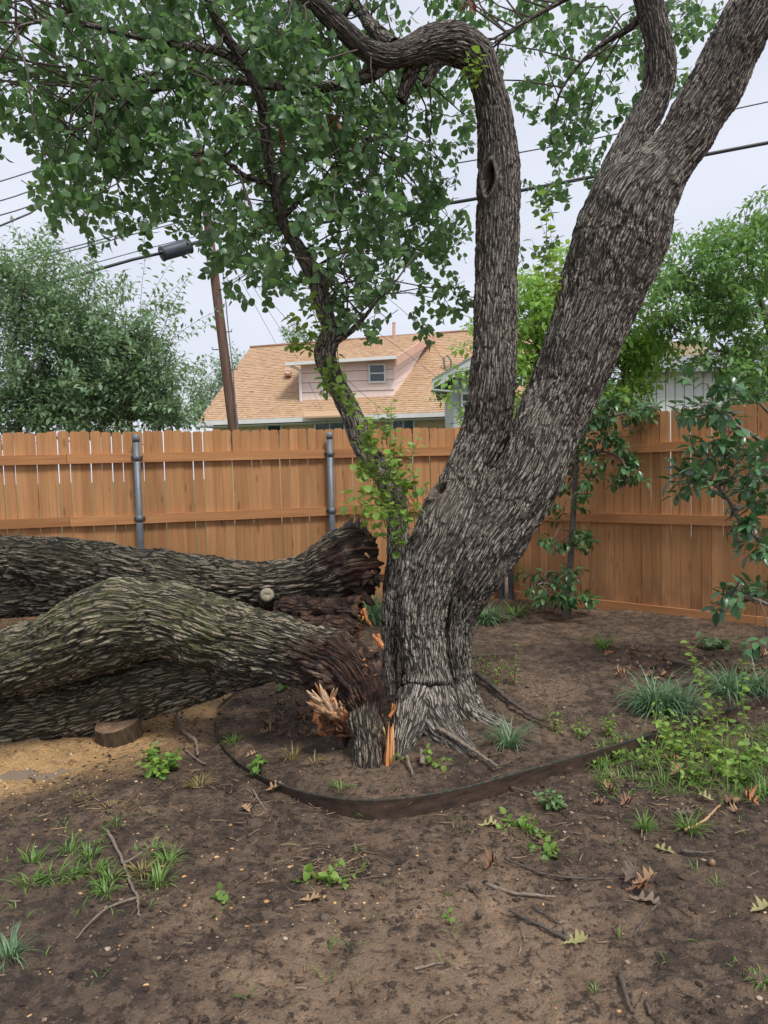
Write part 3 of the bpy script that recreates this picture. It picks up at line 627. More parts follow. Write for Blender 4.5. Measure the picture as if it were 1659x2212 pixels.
for lab, pts, r in (
    ('thin upper wire crossing behind both tall trunks', [(480, 480, 15), (760, 395, 14.7), (930, 362, 14.4), (1120, 330, 14.1), (1340, 288, 13.8), (1659, 220, 13.4), (1750, 200, 13.3)], .012),
    ('topmost thin wire at the left edge under the canopy', [(-60, 410, 9), (0, 392, 9.2), (60, 373, 9.5), (300, 295, 12)], .008),
    ('second thin wire from the top at left edge', [(-60, 452, 9), (0, 435, 9.2), (70, 411, 9.5), (300, 330, 12)], .008),
    ('third thin wire from the top at left edge', [(-60, 482, 9), (0, 466, 9.2), (80, 440, 9.5), (300, 365, 12)], .008),
    ('sagging dark service wire ending in leaves at left', [(-60, 510, 9), (0, 488, 9.2), (70, 458, 9.4), (110, 430, 9.6)], .012),
    ('upper of two long thin wires left of the pole', [(-60, 590, 11), (0, 575, 11.5), (140, 538, 12.4), (340, 485, 13.8), (460, 450, 14.8)], .011),
    ('lower of two long thin wires left of the pole', [(-60, 600, 11), (0, 583, 11.5), (140, 545, 12.4), (380, 482, 14), (460, 462, 14.8)], .011),
    ('thin messenger wire above the black splice case', [(-60, 642, 11.4), (0, 626, 11.6), (180, 575, 12.5), (345, 530, 13.2), (470, 500, 14.8)], .008),
    ('thin drop wire slanting from the foliage to the dormer, leftmost', [(495, 560, 14.9), (540, 640, 18), (596, 742, 23)], .006),
    ('thin drop wire slanting from the foliage to the dormer, second', [(500, 555, 14.9), (560, 640, 18), (640, 770, 23), (720, 940, 21.5)], .006),
    ('long thin drop wire falling from the foliage to the porch', [(505, 555, 14.9), (620, 690, 18), (760, 830, 20), (880, 930, 21)], .006),
    ('thin drop wire falling past the leaning stem to the roof', [(520, 545, 14.9), (700, 640, 18), (880, 765, 21.5), (985, 850, 22.5)], .006),
    ('drop wire running to the mast on the orange roof', [(530, 530, 14.9), (760, 600, 18), (880, 680, 21), (962, 782, 24)], .007),
    ('faint wire running right to the middle trunk above the roof', [(530, 525, 14.9), (760, 590, 16), (900, 640, 17), (1020, 688, 18), (1100, 715, 18.5)], .006)):
    cable('service_wire', lab, pts, r)
# splice case
a, b = P(348, 549, 13.1), P(411, 531, 13.4); d = b-a; hgt = px(15, 13.2)
M_CASE = simple('dark_splice_case', (0.035, 0.042, 0.06), (0.055, 0.065, 0.09), 6, 0.5, 0.05)
sp0 = thing('splice_case', 'dark blue grey cable splice case hanging on the thick cable', 'splice case', a)
dn = d/np.linalg.norm(d)
mb = MB(); mb.pipe([d*t for t in (0, .015, .03, .5, .97, .985, 1)], [hgt*.8, hgt*.98, hgt, hgt*1.02, hgt, hgt*.98, hgt*.8], 18); mb.build('body', M_CASE, sp0, True)
mb = MB(); mb.pipe([d*.02, d*.06], hgt*1.06, 18); mb.build('end_band', M_CABLE, sp0, True)
mb = MB(); mb.pipe([d*.94, d*.98], hgt*1.06, 18); mb.build('end_band', M_CABLE, sp0, True)
mb = MB(); mb.box(d*.5+np.array([0, -hgt*1.02, 0]), (np.linalg.norm(d)*.46, .012, .02), np.array([[dn[0], 0, -dn[2]], [dn[1], 1, 0], [dn[2], 0, dn[0]]])); mb.build('seam', M_CABLE, sp0)
# ------------------------------------------------------------------ bark-covered stems
def unit_(v): return v/np.linalg.norm(v)
class Stem:
    def __init__(s, name, ctrl, w=0.0098, L=0.20, amp=0.009, res=0.0047, lump=0.035, rot=None, cap=None, capdepth=0.05, seed=0, twist=0.0, moss=0.0, flat=None, lobes=0.0, slim=1.0):
        s.name = name; s.seed = seed
        rows = [(*P(x, y, Y), px(h*slim, Y)) for x, y, h, Y in ctrl]
        s.C, s.q = spline(rows, res*1.25)
        s.T, s.A, s.B = frames(s.C[:, :3]); s.w, s.L, s.amp, s.res, s.lump = w, L, amp, res, lump
        s.rot, s.cap, s.capdepth, s.twist, s.moss, s.lobes = rot, cap, capdepth, twist, moss, lobes
    def build(s, others, k=0.14, sculpts=(), mat=None):
        C = s.C[:, :3]; R = s.C[:, 3]; n = len(C); rm = float(R.mean())
        m = int(np.clip(2*math.pi*rm/s.res, 16, 380))
        th = np.linspace(0, 2*math.pi, m, endpoint=False)
        TH, SS = np.meshgrid(th, s.q); RR = np.repeat(R[:, None], m, 1)
        nr = np.cos(TH)[..., None]*s.A[:, None]+np.sin(TH)[..., None]*s.B[:, None]
        base = C[:, None]+nr*RR[..., None]
        V = base.reshape(-1, 3); NN = nr.reshape(-1, 3); th_, ss_, rr_ = TH.ravel(), SS.ravel(), RR.ravel()
        # slow lumps
        lum = fbm(V*np.array([2.6, 2.6, 2.0])+s.seed, 3)*2*s.lump*np.maximum(rr_, 0.05)/0.25*0.6 + 0.35*s.lump*rr_*np.sin(3*th_+ss_*2.2+s.seed)
        if s.lobes: lum += s.lobes*rr_*np.exp(-(ss_/0.45)**2)*(0.5+0.5*np.sin(5*th_+1.3+1.5*np.sin(2*th_)))
        V = V+NN*lum[:, None]
        # fillets towards the neighbouring stems
        for o in others:
            if o is s: continue
            cs = o.C[::10]; d = np.full(len(V), 9.0)
            lo = cs[:, :3].min(0)-o.C[:, 3].max()-k; hi = cs[:, :3].max(0)+o.C[:, 3].max()+k
            sel = np.all((V > lo) & (V < hi), 1)
            if not sel.any(): continue
            vv = V[sel]; dd = np.full(len(vv), 9.0)
            for c in cs: dd = np.minimum(dd, np.linalg.norm(vv-c[:3], axis=1)-c[3])
            d[sel] = dd; kk = np.minimum(min(k, getattr(o, 'kmax', 9), getattr(s, 'kmax', 9)), 1.2*min(rm, float(o.C[:, 3].mean())))
            V = V+NN*((kk/4*(np.maximum(kk-np.abs(d), 0)/kk)**2)[:, None])
        wound = np.zeros(len(V)); rot = np.zeros(len(V)); fresh = np.zeros(len(V)); extra = np.zeros(len(V))
        view = V-CAM; view /= np.linalg.norm(view, axis=1)[:, None]
        facing = (view*NN).sum(1) < 0.15; PX, PY = proj(V)
        for (sx, sy, hw, hh, ang, kind, amt) in sculpts:
            ca, sa = math.cos(math.radians(ang)), math.sin(math.radians(ang))
            dx, dy = PX-sx, PY-sy; q = np.hypot((dx*ca+dy*sa)/hw, (-dx*sa+dy*ca)/hh)
            q = np.where(facing, q, 9)
            if kind == 'hollow':
                q = np.where(facing, np.abs(dx*ca+dy*sa)/hw+((-dx*sa+dy*ca)/hh)**2, 9)
                extra += amt*0.35*np.exp(-((q-1.15)/0.33)**2)-amt*sstep(1.0, 0.45, q)
                wound = np.maximum(wound, sstep(2.3, 1.3, q)); rot = np.maximum(rot, sstep(0.95, 0.6, q)*0.9)
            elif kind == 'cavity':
                extra -= amt*sstep(1.0, 0.4, q)*(1+0.3*fbm(V*20, 3)); rot = np.maximum(rot, sstep(1.25, 0.85, q))  # near-black rot colour on the cavity walls stands in for its deep shade
            elif kind == 'knot':
                extra += amt*sstep(1.3, 0.5, q)-amt*0.8*sstep(0.42, 0.18, q); wound = np.maximum(wound, sstep(1.15, 0.9, q)*0.8); rot = np.maximum(rot, sstep(0.3, 0.15, q))
            elif kind == 'bulge': extra += amt*np.exp(-q**2)
            elif kind == 'crease': extra -= amt*np.exp(-q**2)
            elif kind == 'smooth': wound = np.maximum(wound, sstep(1.3, 0.5, q)*amt)
        if s.rot:
            for (s0, s1, amt) in s.rot:
                nz_ = fbm(V*7+s.seed, 4)*0.09
                r_ = sstep(0, 1, (ss_/s.q[-1]+nz_-s0)/(s1-s0)) if s1 != s0 else 1
                rot = np.maximum(rot, np.clip(r_*amt, 0, 1))
        # bark plates
        Nf = max(5, int(round(2*math.pi*rm/s.w))); Nc = max(5, int(round(Nf/2.2)))
        wrp = fbm(V*np.array([9, 9, 9.])+s.seed*3, 3); wr2 = fbm(V*np.array([30, 30, 30.])+s.seed, 2)
        u = th_/(2*math.pi)*Nc + 0.8*wrp + 0.2*wr2 + s.twist*ss_; v = ss_/s.L + 0.6*wrp + s.seed*11.7
        u = np.where(u < 0, u+Nc, u)
        F1, F2, idc = cells(u, v, Nc, s.seed)
        h = np.clip((F2-F1)/0.5, 0, 1)
        F1b, F2b, idb = cells(u, v*4.2+0.8*wr2+0.37*np.floor(u), Nc, s.seed+3)
        h2 = np.clip((F2b-F1b)/0.22, 0, 1)
        h = h*(0.75+0.25*h2)
        ampv = s.amp*np.clip(rr_/0.11, 0.35, 1.15)*(1-0.85*wound)*(1-0.2*rot)
        fine = fbm(V*70, 2)
        disp = ampv*(1.5*h-0.9) + ampv*0.5*fine + extra + rot*0.016*fbm(V*18+5, 4)*2
        V = V+NN*disp[:, None]
        moss = np.clip(s.moss*(0.55+0.4*NN[:, 2]-0.35*NN[:, 1]+0.7*fbm(V*2.2, 2))*sstep(0.1, -1.3, V[:, 0]), 0, 1) if s.moss else np.zeros(len(V))
        idx = np.arange(n*m).reshape(n, m); nx = np.roll(idx, -1, 1)
        Fs = [np.stack([idx[:-1], nx[:-1], nx[1:], idx[1:]], -1).reshape(-1, 4)]
        hA = h; CU = th_/(2*math.pi)*Nf+0.9*wrp+1.9*s.twist*ss_; CV = ss_/(s.L*0.5)+0.5*wrp+s.seed*11.7; UU = th_*rm; VV = ss_+s.seed*3.1
        if s.cap:                                          # broken end: jagged lip and rough inner face
            lip = V[-m:].copy(); cen = C[-1]; ax = s.T[-1]; ring0 = idx[-1]
            jag = s.capdepth*(0.9*np.abs(fbm(np.c_[np.cos(th)*3, np.sin(th)*3, np.full(m, s.seed)], 3))*2+0.5*fbm(np.c_[np.cos(th)*14, np.sin(th)*14, np.full(m, s.seed)], 2))
            V[-m:] = lip+ax*jag[:, None]; rot[-m:] = 1; fresh[-m:] = 0.8
            cur = n*m; prev = ring0
            for fct in (0.93, 0.84, 0.72, 0.6, 0.47, 0.34, 0.2, 0.07):
                ring = cen+(lip-cen)*fct
                dz = s.capdepth*(-0.55*(1-fct)**0.5+1.3*fbm(ring*16+s.seed, 3)+0.6*fbm(ring*45, 2)) + jag*fct**6*0.8
                V = np.vstack([V, ring+ax*dz[:, None]]); NN = np.vstack([NN, np.repeat(ax[None], m, 0)])
                hA = np.r_[hA, np.full(m, 0.3)]; rot = np.r_[rot, np.ones(m)]; wound = np.r_[wound, np.zeros(m)]; UU = np.r_[UU, th*rm*fct]; CU = np.r_[CU, CU[-m:]]; CV = np.r_[CV, np.full(m, CV[-1]+.3)]; VV = np.r_[VV, np.full(m, s.q[-1]+fct)]; moss = np.r_[moss, np.zeros(m)]
                fresh = np.r_[fresh, np.full(m, s.cap*(0.9 if fct > 0.7 else 0.45))*np.clip(0.55+1.6*fbm(ring*9, 3), 0, 1)]
                new = np.arange(cur, cur+m); cur += m
                Fs.append(np.stack([prev, np.roll(prev, -1), np.roll(new, -1), new], -1)); prev = new
        me = mesh(s.name, V, np.vstack(Fs), mat, True, {'h': hA, 'rot': rot, 'fresh': fresh, 'wound': wound, 'moss': moss, 'uu': UU, 'vv': VV, 'cu': CU, 'cv': CV})
        return me

tree = thing('standing_tree', 'tall living tree with three grey furrowed stems rising from one split base', 'tree', TREE_BASE*np.array([1, 1, 0]))
TO = np.array(tree.location)
def tpart(name, me, parent=None, **kw):
    par = parent or tree
    o = link(name, me, par, **kw)
    o.matrix_parent_inverse = Matrix.Translation(-Vector(tree.location)) if par is tree else Matrix()
    return o
T1 = Stem('stem', [(990, 1655, 62, 4.04), (987, 1570, 54, 4.06), (980, 1470, 48, 4.12), (975, 1390, 50, 4.1), (985, 1320, 56, 4.1), (1012, 1250, 72, 4.08), (1055, 1170, 86, 4.06), (1107, 1090, 82, 4.05), (1150, 1010, 78, 4.04),
          (1186, 920, 79, 4.06), (1228, 818, 78, 4.06), (1272, 700, 84, 4.05), (1304, 618, 96, 4.05), (1341, 518, 107, 4.03), (1366, 450, 102, 4.0), (1402, 395, 84, 3.98), (1444, 345, 62, 3.97), (1480, 300, 60, 3.96), (1506, 250, 60, 3.95), (1538, 200, 62, 3.94), (1587, 100, 60, 3.9), (1640, 0, 58, 3.86), (1700, -120, 55, 3.8), (1760, -240, 50, 3.75)], seed=1, twist=1.0, slim=0.93)
T2 = Stem('stem', [(925, 1670, 92, 3.82), (922, 1610, 78, 3.84), (918, 1545, 62, 3.88), (918, 1455, 51, 3.94), (908, 1370, 54, 3.98), (910, 1300, 60, 3.99), (930, 1220, 64, 4.0), (960, 1140, 62, 4.02), (990, 1070, 54, 4.08), (1019, 1000, 52, 4.12), (1050, 919, 52, 4.12), (1063, 818, 49, 4.06), (1070, 700, 46, 4.08), (1072, 600, 45, 4.1),
          (1076, 450, 46, 4.1), (1076, 350, 44, 4.08), (1068, 250, 38, 4.05), (1054, 185, 36, 4.02), (1030, 125, 40, 4.0), (985, 95, 44, 3.97), (930, 98, 41, 3.94), (880, 112, 29, 3.9), (838, 122, 27, 3.87), (792, 108, 24, 3.82), (730, 53, 22, 3.75), (683, 10, 20, 3.7), (640, -40, 18, 3.65), (590, -120, 15, 3.6)], seed=2, twist=-0.6, lobes=0.18, slim=0.96)
T3 = Stem('stem', [(848, 1500, 14, 3.98), (842, 1430, 16, 4.02), (845, 1360, 22, 4.05), (855, 1290, 30, 4.06), (862, 1220, 31, 4.09), (858, 1150, 27, 4.14), (850, 1075, 26, 4.16), (825, 1020, 25, 4.17), (788, 970, 24, 4.18), (757, 892, 22, 4.2), (728, 832, 22, 4.22), (704, 775, 24, 4.23), (708, 742, 24, 4.23), (714, 712, 17, 4.24), (701, 672, 15, 4.25), (680, 600, 15, 4.26), (645, 535, 14, 4.25), (610, 475, 14, 4.22), (592, 395, 13, 4.18), (575, 310, 11, 4.1), (566, 225, 10, 4.0), (530, 140, 9, 3.9), (480, 65, 8, 3.8), (445, -10, 7, 3.7), (410, -100, 6, 3.6)], w=0.011, L=0.15, amp=0.0085, res=0.0048, seed=3, lump=0.07)
T1a = Stem('stem', [(1290, 490, 40, 4.08), (1318, 420, 42, 4.1), (1342, 360, 38, 4.12), (1368, 300, 35, 4.15), (1396, 250, 35, 4.17), (1417, 205, 34, 4.17), (1424, 165, 35, 4.16), (1424, 120, 33, 4.14), (1416, 70, 30, 4.12), (1400, 0, 31, 4.1), (1375, -80, 28, 4.05), (1350, -180, 24, 4.0)], seed=4, twist=0.5, slim=0.95)
RT1 = Stem('root', [(935, 1500, 36, 3.88), (952, 1550, 40, 3.8), (972, 1590, 38, 3.7), (1000, 1622, 28, 3.6), (1040, 1648, 13, 3.52)], seed=5, res=0.006, lump=0.06)
RT2 = Stem('root', [(985, 1480, 34, 4.05), (1015, 1545, 36, 4.0), (1075, 1582, 30, 3.9), (1150, 1598, 22, 3.84), (1230, 1606, 15, 3.78), (1290, 1612, 8, 3.72)], seed=6, res=0.007, lump=0.08)
RT3 = Stem('root', [(895, 1500, 32, 3.84), (884, 1560, 36, 3.7), (872, 1605, 28, 3.6), (862, 1650, 14, 3.5)], seed=7, res=0.006, lump=0.08)
BR = [Stem('branch', c, seed=10+i, w=0.016, L=0.1, amp=0.006, res=0.007) for i, c in enumerate([
    [(850, 118, 17, 3.9), (825, 140, 18, 3.9), (808, 155, 17, 3.92), (770, 172, 14, 3.95), (739, 181, 12, 3.97), (667, 191, 10, 4.0), (590, 185, 9, 4.02), (510, 176, 8, 4.0), (430, 182, 7, 3.95), (375, 186, 7, 3.9), (310, 203, 6, 3.85), (215, 252, 4.5, 3.75), (150, 290, 3, 3.7)],
    [(850, 95, 13, 3.92), (823, 78, 15, 3.95), (800, 55, 14, 4.0), (785, 32, 12, 4.05), (762, 8, 11, 4.1), (730, -30, 10, 4.15)],
    [(905, 115, 17, 3.98), (893, 140, 18, 4.0), (880, 180, 15, 4.0), (869, 212, 12, 4.0), (866, 218, 11, 4.0)],
    [(950, 115, 14, 3.98), (940, 140, 14, 3.97), (928, 165, 11, 3.95), (917, 186, 8, 3.95)],
    [(530, 145, 8, 3.9), (470, 110, 8, 3.85), (370, 95, 8, 3.7), (280, 76, 7, 3.6), (165, 50, 6, 3.5), (75, 48, 4, 3.4), (20, 70, 3, 3.35)],
    [(712, 742, 10, 4.22), (732, 733, 8, 4.2), (759, 714, 6.5, 4.15), (783, 690, 5, 4.1), (815, 650, 3.5, 4.05), (850, 620, 2.5, 4.0)],
    [(760, 8, 6, 3.85), (700, 110, 7, 4.0), (680, 160, 7, 4.1), (640, 210, 6, 4.2)],
    [(595, 400, 7, 4.2), (640, 350, 5, 4.3), (700, 320, 4.5, 4.4), (760, 297, 5, 4.5), (820, 300, 6, 4.6), (850, 280, 6, 4.65)],
    [(590, 400, 5, 4.18), (530, 380, 4, 4.0), (480, 345, 3.5, 3.9), (420, 330, 3, 3.8), (370, 345, 2.5, 3.7)],
    [(372, 95, 5, 3.7), (340, 150, 4.5, 3.65), (290, 170, 4, 3.6), (215, 180, 3.5, 3.5), (190, 200, 3, 3.45)],
    [(310, 203, 4, 3.85), (250, 155, 4, 3.7), (190, 190, 3.5, 3.6), (150, 140, 3, 3.5)],
    [(608, 475, 6, 4.22), (650, 430, 4.5, 4.15), (700, 400, 4, 4.1), (760, 370, 3, 4.0), (790, 310, 3, 3.95)],
    [(1395, 20, 9, 4.1), (1360, 60, 8, 4.2), (1310, 90, 6, 4.3), (1260, 130, 5, 4.35), (1210, 200, 4, 4.4), (1190, 280, 3, 4.4)],
    [(1375, -80, 9, 4.05), (1300, -40, 8, 4.1), (1200, 10, 6, 4.2), (1130, 50, 5, 4.2), (1070, 90, 3, 4.2)]])]
GROUP = [T1, T2, T3, T1a, RT1, RT2, RT3]; T1a.kmax = 0.02
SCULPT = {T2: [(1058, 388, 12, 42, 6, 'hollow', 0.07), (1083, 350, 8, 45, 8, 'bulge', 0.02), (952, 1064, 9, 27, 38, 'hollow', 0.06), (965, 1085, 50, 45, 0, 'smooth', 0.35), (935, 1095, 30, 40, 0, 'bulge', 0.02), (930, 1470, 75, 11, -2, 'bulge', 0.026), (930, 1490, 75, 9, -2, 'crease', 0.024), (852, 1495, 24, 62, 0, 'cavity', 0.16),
               (918, 1578, 16, 14, 30, 'hollow', 0.03), (845, 1350, 8, 60, 2, 'crease', 0.03), (1066, 1010, 9, 95, 20, 'crease', 0.015)],
          T1: [(1074, 1005, 6, 70, 20, 'crease', 0.015), (1285, 575, 13, 60, 32, 'crease', 0.03), (1300, 590, 10, 50, 32, 'bulge', 0.02), (1262, 585, 8, 50, 32, 'bulge', 0.016), (1282, 560, 12, 40, 32, 'smooth', 0.5), (1110, 1195, 60, 8, -42, 'crease', 0.02), (1075, 1235, 40, 7, -38, 'smooth', 0.8), (1180, 920, 40, 30, 0, 'smooth', 0.35), (1365, 480, 70, 14, 20, 'crease', 0.012), (960, 1330, 9, 90, 3, 'crease', 0.035)],
          T1a: [(1345, 400, 6, 9, 0, 'knot', 0.02)],
          T3: [(700, 775, 14, 14, 0, 'knot', 0.018)]}
for st in GROUP + BR:
    oth = GROUP if st in GROUP else [T2, T3]
    kk = 0.012 if st in (T1, T2) else 0.09
    if st in BR: kk = 0.03
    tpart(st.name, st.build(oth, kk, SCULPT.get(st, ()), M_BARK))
M_CUT = simple('cut_wood', (0.16, 0.11, 0.08), (0.34, 0.25, 0.18), 60, 0.8)

# ------------------------------------------------------------------ fallen trunk
fallen = thing('fallen_trunk', 'huge broken trunk with mossy bark lying on its side to the left', 'fallen tree', P(450, 1600, 3.95)*np.array([1, 1, 0]))
def fpart(name, me, **kw):
    o = link(name, me, fallen, **kw); o.matrix_parent_inverse = Matrix.Translation(-Vector(fallen.location)); return o
FK = dict(w=0.0135, L=0.26, amp=0.0135, res=0.0055)
F1a = Stem('log', [(-260, 1180, 40, 4.75), (-100, 1192, 43, 4.65), (0, 1202, 46, 4.58), (200, 1226, 55, 4.46), (400, 1252, 60, 4.34), (540, 1262, 54, 4.24), (620, 1257, 48, 4.2), (680, 1245, 52, 4.18), (725, 1228, 66, 4.14), (765, 1215, 76, 4.13), (785, 1213, 79, 4.15)], rot=[(0.945, 0.985, 1.0)], cap=0.6, capdepth=0.04, seed=21, moss=0.2, lump=0.05, **FK)
F1b = Stem('log', [(420, 1268, 34, 4.42), (330, 1272, 40, 4.5), (200, 1280, 45, 4.58), (60, 1283, 46, 4.66), (-100, 1290, 46, 4.75), (-260, 1300, 44, 4.85)], seed=22, moss=0.2, **FK)
F2a = Stem('log', [(-260, 1500, 68, 4.1), (-100, 1466, 69, 4.06), (0, 1439, 71, 4.03), (125, 1398, 78, 4.0), (250, 1348, 88, 3.98), (330, 1338, 84, 3.97), (400, 1342, 80, 3.94), (500, 1382, 82, 3.88), (600, 1402, 71, 3.8), (690, 1424, 67, 3.72), (738, 1444, 70, 3.67), (772, 1478, 60, 3.61), (788, 1522, 44, 3.56), (793, 1560, 34, 3.53)], rot=[(0.83, 0.9, 1.0)], cap=0.3, capdepth=0.045, seed=23, moss=0.55, lump=0.05, **FK)
F2b = Stem('log', [(600, 1418, 40, 3.95), (530, 1440, 46, 4.02), (450, 1455, 54, 4.08), (380, 1470, 58, 4.12), (300, 1490, 63, 4.17), (200, 1524, 64, 4.22), (60, 1556, 60, 4.24), (-60, 1578, 58, 4.24), (-260, 1612, 58, 4.24)], seed=24, moss=0.25, **FK)
FT = Stem('stump_foot', [(782, 1490, 40, 3.58), (787, 1525, 36, 3.55), (791, 1570, 33, 3.51), (795, 1630, 33, 3.47), (799, 1690, 37, 3.45), (801, 1720, 40, 3.44)], w=0.012, L=0.16, amp=0.01, res=0.0052, rot=[(0.34, 0.1, 1.0)], seed=25, lump=0.06)
KN = Stem('knot', [(585, 1295, 26, 4.22), (580, 1289, 20, 4.14), (578, 1286, 15, 4.09), (577, 1285, 13, 4.07)], w=0.02, L=0.03, amp=0.006, res=0.006, seed=26, cap=0.0, capdepth=0.02)
HW1 = Stem('heartwood', [(600, 1318, 18, 4.1), (640, 1316, 26, 4.06), (700, 1314, 27, 4.03), (745, 1312, 26, 4.0), (775, 1312, 25, 3.99)], w=0.03, L=0.15, amp=0.004, res=0.007, rot=[(-1, -0.5, 1)], cap=0.9, capdepth=0.04, seed=27, lump=0.12)
HW2 = Stem('heartwood', [(630, 1350, 22, 4.02), (690, 1352, 27, 3.95), (745, 1356, 27, 3.9), (770, 1362, 24, 3.88)], w=0.03, L=0.15, amp=0.004, res=0.007, rot=[(-1, -0.5, 1)], cap=0.9, capdepth=0.05, seed=28, lump=0.12)
FG = [F1a, F1b, F2a, F2b]
SF = {F2a: [(252, 1262, 45, 24, -20, 'bulge', 0.014), (470, 1405, 26, 70, 32, 'crease', 0.035), (330, 1420, 90, 14, -18, 'crease', 0.02), (740, 1395, 40, 14, 20, 'smooth', 0.7), (150, 1370, 60, 40, -25, 'bulge', 0.02), (560, 1360, 40, 30, 0, 'bulge', 0.018), (600, 1440, 30, 20, 10, 'crease', 0.015)], F1a: [(745, 1195, 20, 40, 10, 'bulge', 0.03)]}
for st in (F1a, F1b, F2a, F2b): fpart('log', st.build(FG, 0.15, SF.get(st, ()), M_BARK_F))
fpart('stump_foot', FT.build([F2a], 0.08, (), M_BARK_F)); fpart('knot', KN.build([F1a], 0.05, (), M_BARK_F))
kc = P(577, 1285, 4.06); vd = unit_(CAM-kc)
mb = MB(); mb.pipe([kc-vd*.02, kc+vd*.004, kc+vd*.01, kc+vd*.008, kc-vd*.004, kc-vd*.012], [.04, .037, .028, .017, .010, .003], 18); o = mb.build('knot_ring', simple('pale_callus', (0.2, 0.17, 0.12), (0.36, 0.31, 0.23), 60, .8), fallen, True); o.matrix_parent_inverse = Matrix.Translation(-Vector(fallen.location))
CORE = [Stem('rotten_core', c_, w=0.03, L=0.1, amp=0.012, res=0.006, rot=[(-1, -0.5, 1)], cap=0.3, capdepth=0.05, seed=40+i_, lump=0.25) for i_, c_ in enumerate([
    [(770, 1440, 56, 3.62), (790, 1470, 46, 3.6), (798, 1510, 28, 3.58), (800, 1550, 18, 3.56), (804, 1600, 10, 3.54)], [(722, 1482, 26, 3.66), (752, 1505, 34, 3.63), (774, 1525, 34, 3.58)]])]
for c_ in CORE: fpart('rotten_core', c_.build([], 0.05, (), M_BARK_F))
fpart('heartwood', HW1.build([], 0.05, (), M_BARK_F)); fpart('heartwood', HW2.build([], 0.05, (), M_BARK_F))
# jagged crown of the upper log, rotten shards and pale splinters
N = Nodes('fresh_splinter'); pos = N.obj(); g = N.noise(N.map(pos, (60, 60, 9)), 1, 5, 0.65); c = N.ramp(N.math('ADD', N.math('MULTIPLY', g, 0.6), N.math('MULTIPLY', N.attr('rnd'), 0.4)), (0.25, (0.25, 0.085, 0.025)), (0.5, (0.56, 0.22, 0.07)), (0.75, (0.72, 0.42, 0.2)))
N.set(Base_Color=c, Roughness=0.8, Normal=N.bump(g, 0.6, 0.006)); M_SPL = N.m
N = Nodes('pale_splinter'); pos = N.obj(); g = N.noise(N.map(pos, (60, 60, 9)), 1, 5, 0.65); c = N.ramp(N.math('ADD', N.math('MULTIPLY', g, 0.6), N.math('MULTIPLY', N.attr('rnd'), 0.4)), (0.25, (0.22, 0.10, 0.04)), (0.5, (0.52, 0.34, 0.2)), (0.75, (0.70, 0.52, 0.36)))
N.set(Base_Color=c, Roughness=0.85, Normal=N.bump(g, 0.6, 0.006)); M_SPLP = N.m
M_JAG = simple('jagged_bark', (0.03, 0.024, 0.02), (0.22, 0.19, 0.16), 70, 0.9, 0.9, 6, (1, 1, 0.35), bd=0.012)
M_FIB = simple('rotten_fibre', (0.03, 0.014, 0.009), (0.2, 0.09, 0.045), 60, 0.85, 0.6, 5, (1, 1, 0.4), bd=0.01)
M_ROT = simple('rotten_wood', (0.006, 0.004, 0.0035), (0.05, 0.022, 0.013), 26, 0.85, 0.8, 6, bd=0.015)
def shard(mb, a, b, w, rg, n=5, thin=0.45):           # a rough splinter tapering from a to b
    a = np.asarray(a, float); b = np.asarray(b, float); ax = b-a; L = np.linalg.norm(ax); ax = ax/L
    s1 = np.cross(ax, [0.2, -1, 0.1]); s1 /= np.linalg.norm(s1); s2 = np.cross(ax, s1); m = 5; vs_ = []
    for i in range(n+1):
        t = i/n; ww = w*(1-0.75*t**1.6)*rg.uniform(.8, 1.2)
        if i == n: ww *= 0.3
        for k in range(m):
            th = 2*math.pi*k/m+0.4; vs_.append(a+ax*L*t+s1*ww*math.cos(th)*rg.uniform(.8, 1.2)+s2*ww*thin*math.sin(th)*rg.uniform(.8, 1.2)+s1*w*0.3*math.sin(t*3)*rg.uniform(-.5, .5))
    mb.cur = rg.random()
    mb.add(vs_, [(i*m+k, i*m+(k+1) % m, (i+1)*m+(k+1) % m, (i+1)*m+k) for i in range(n) for k in range(m)]+[tuple(range(m-1, -1, -1)), tuple(range(n*m, n*m+m))])
rg = random.Random(5)
def shards(name, mat, specs, each=False):
    mb = MB(); out = []
    for (x0, y0, x1, y1, Y0, Y1, wpx, cnt, sp) in specs:
        for _ in range(cnt):
            a = P(x0+rg.uniform(-sp, sp), y0+rg.uniform(-sp, sp), Y0+rg.uniform(-.03, .03)); b = P(x1+rg.uniform(-sp, sp)*1.6, y1+rg.uniform(-sp, sp)*1.3, Y1+rg.uniform(-.04, .04))
            if each: mb = MB()
            shard(mb, a, b, px(wpx*rg.uniform(.6, 1.3), Y0), rg)
            if each: out.append(mb.build(name, mat, fallen, True))
    if not each: out.append(mb.build(name, mat, fallen, True, kind='stuff'))
    for o in out: o.matrix_parent_inverse = Matrix.Translation(-Vector(fallen.location))
shards('jagged_bark', M_JAG, [(750, 1170, 762, 1128, 4.12, 4.12, 12, 7, 10), (772, 1175, 783, 1136, 4.1, 4.1, 11, 7, 9), (735, 1185, 745, 1148, 4.14, 4.14, 12, 6, 8), (715, 1190, 708, 1152, 4.25, 4.26, 15, 3, 6), (705, 1190, 695, 1165, 4.28, 4.3, 12, 3, 6)])
shards('rotten_shards', M_ROT, [(790, 1225, 806, 1250, 4.0, 3.96, 13, 8, 16), (815, 1585, 824, 1640, 3.56, 3.5, 7, 6, 8), (775, 1270, 795, 1300, 4.0, 3.98, 12, 5, 10), (740, 1560, 762, 1600, 3.62, 3.6, 14, 6, 12)])
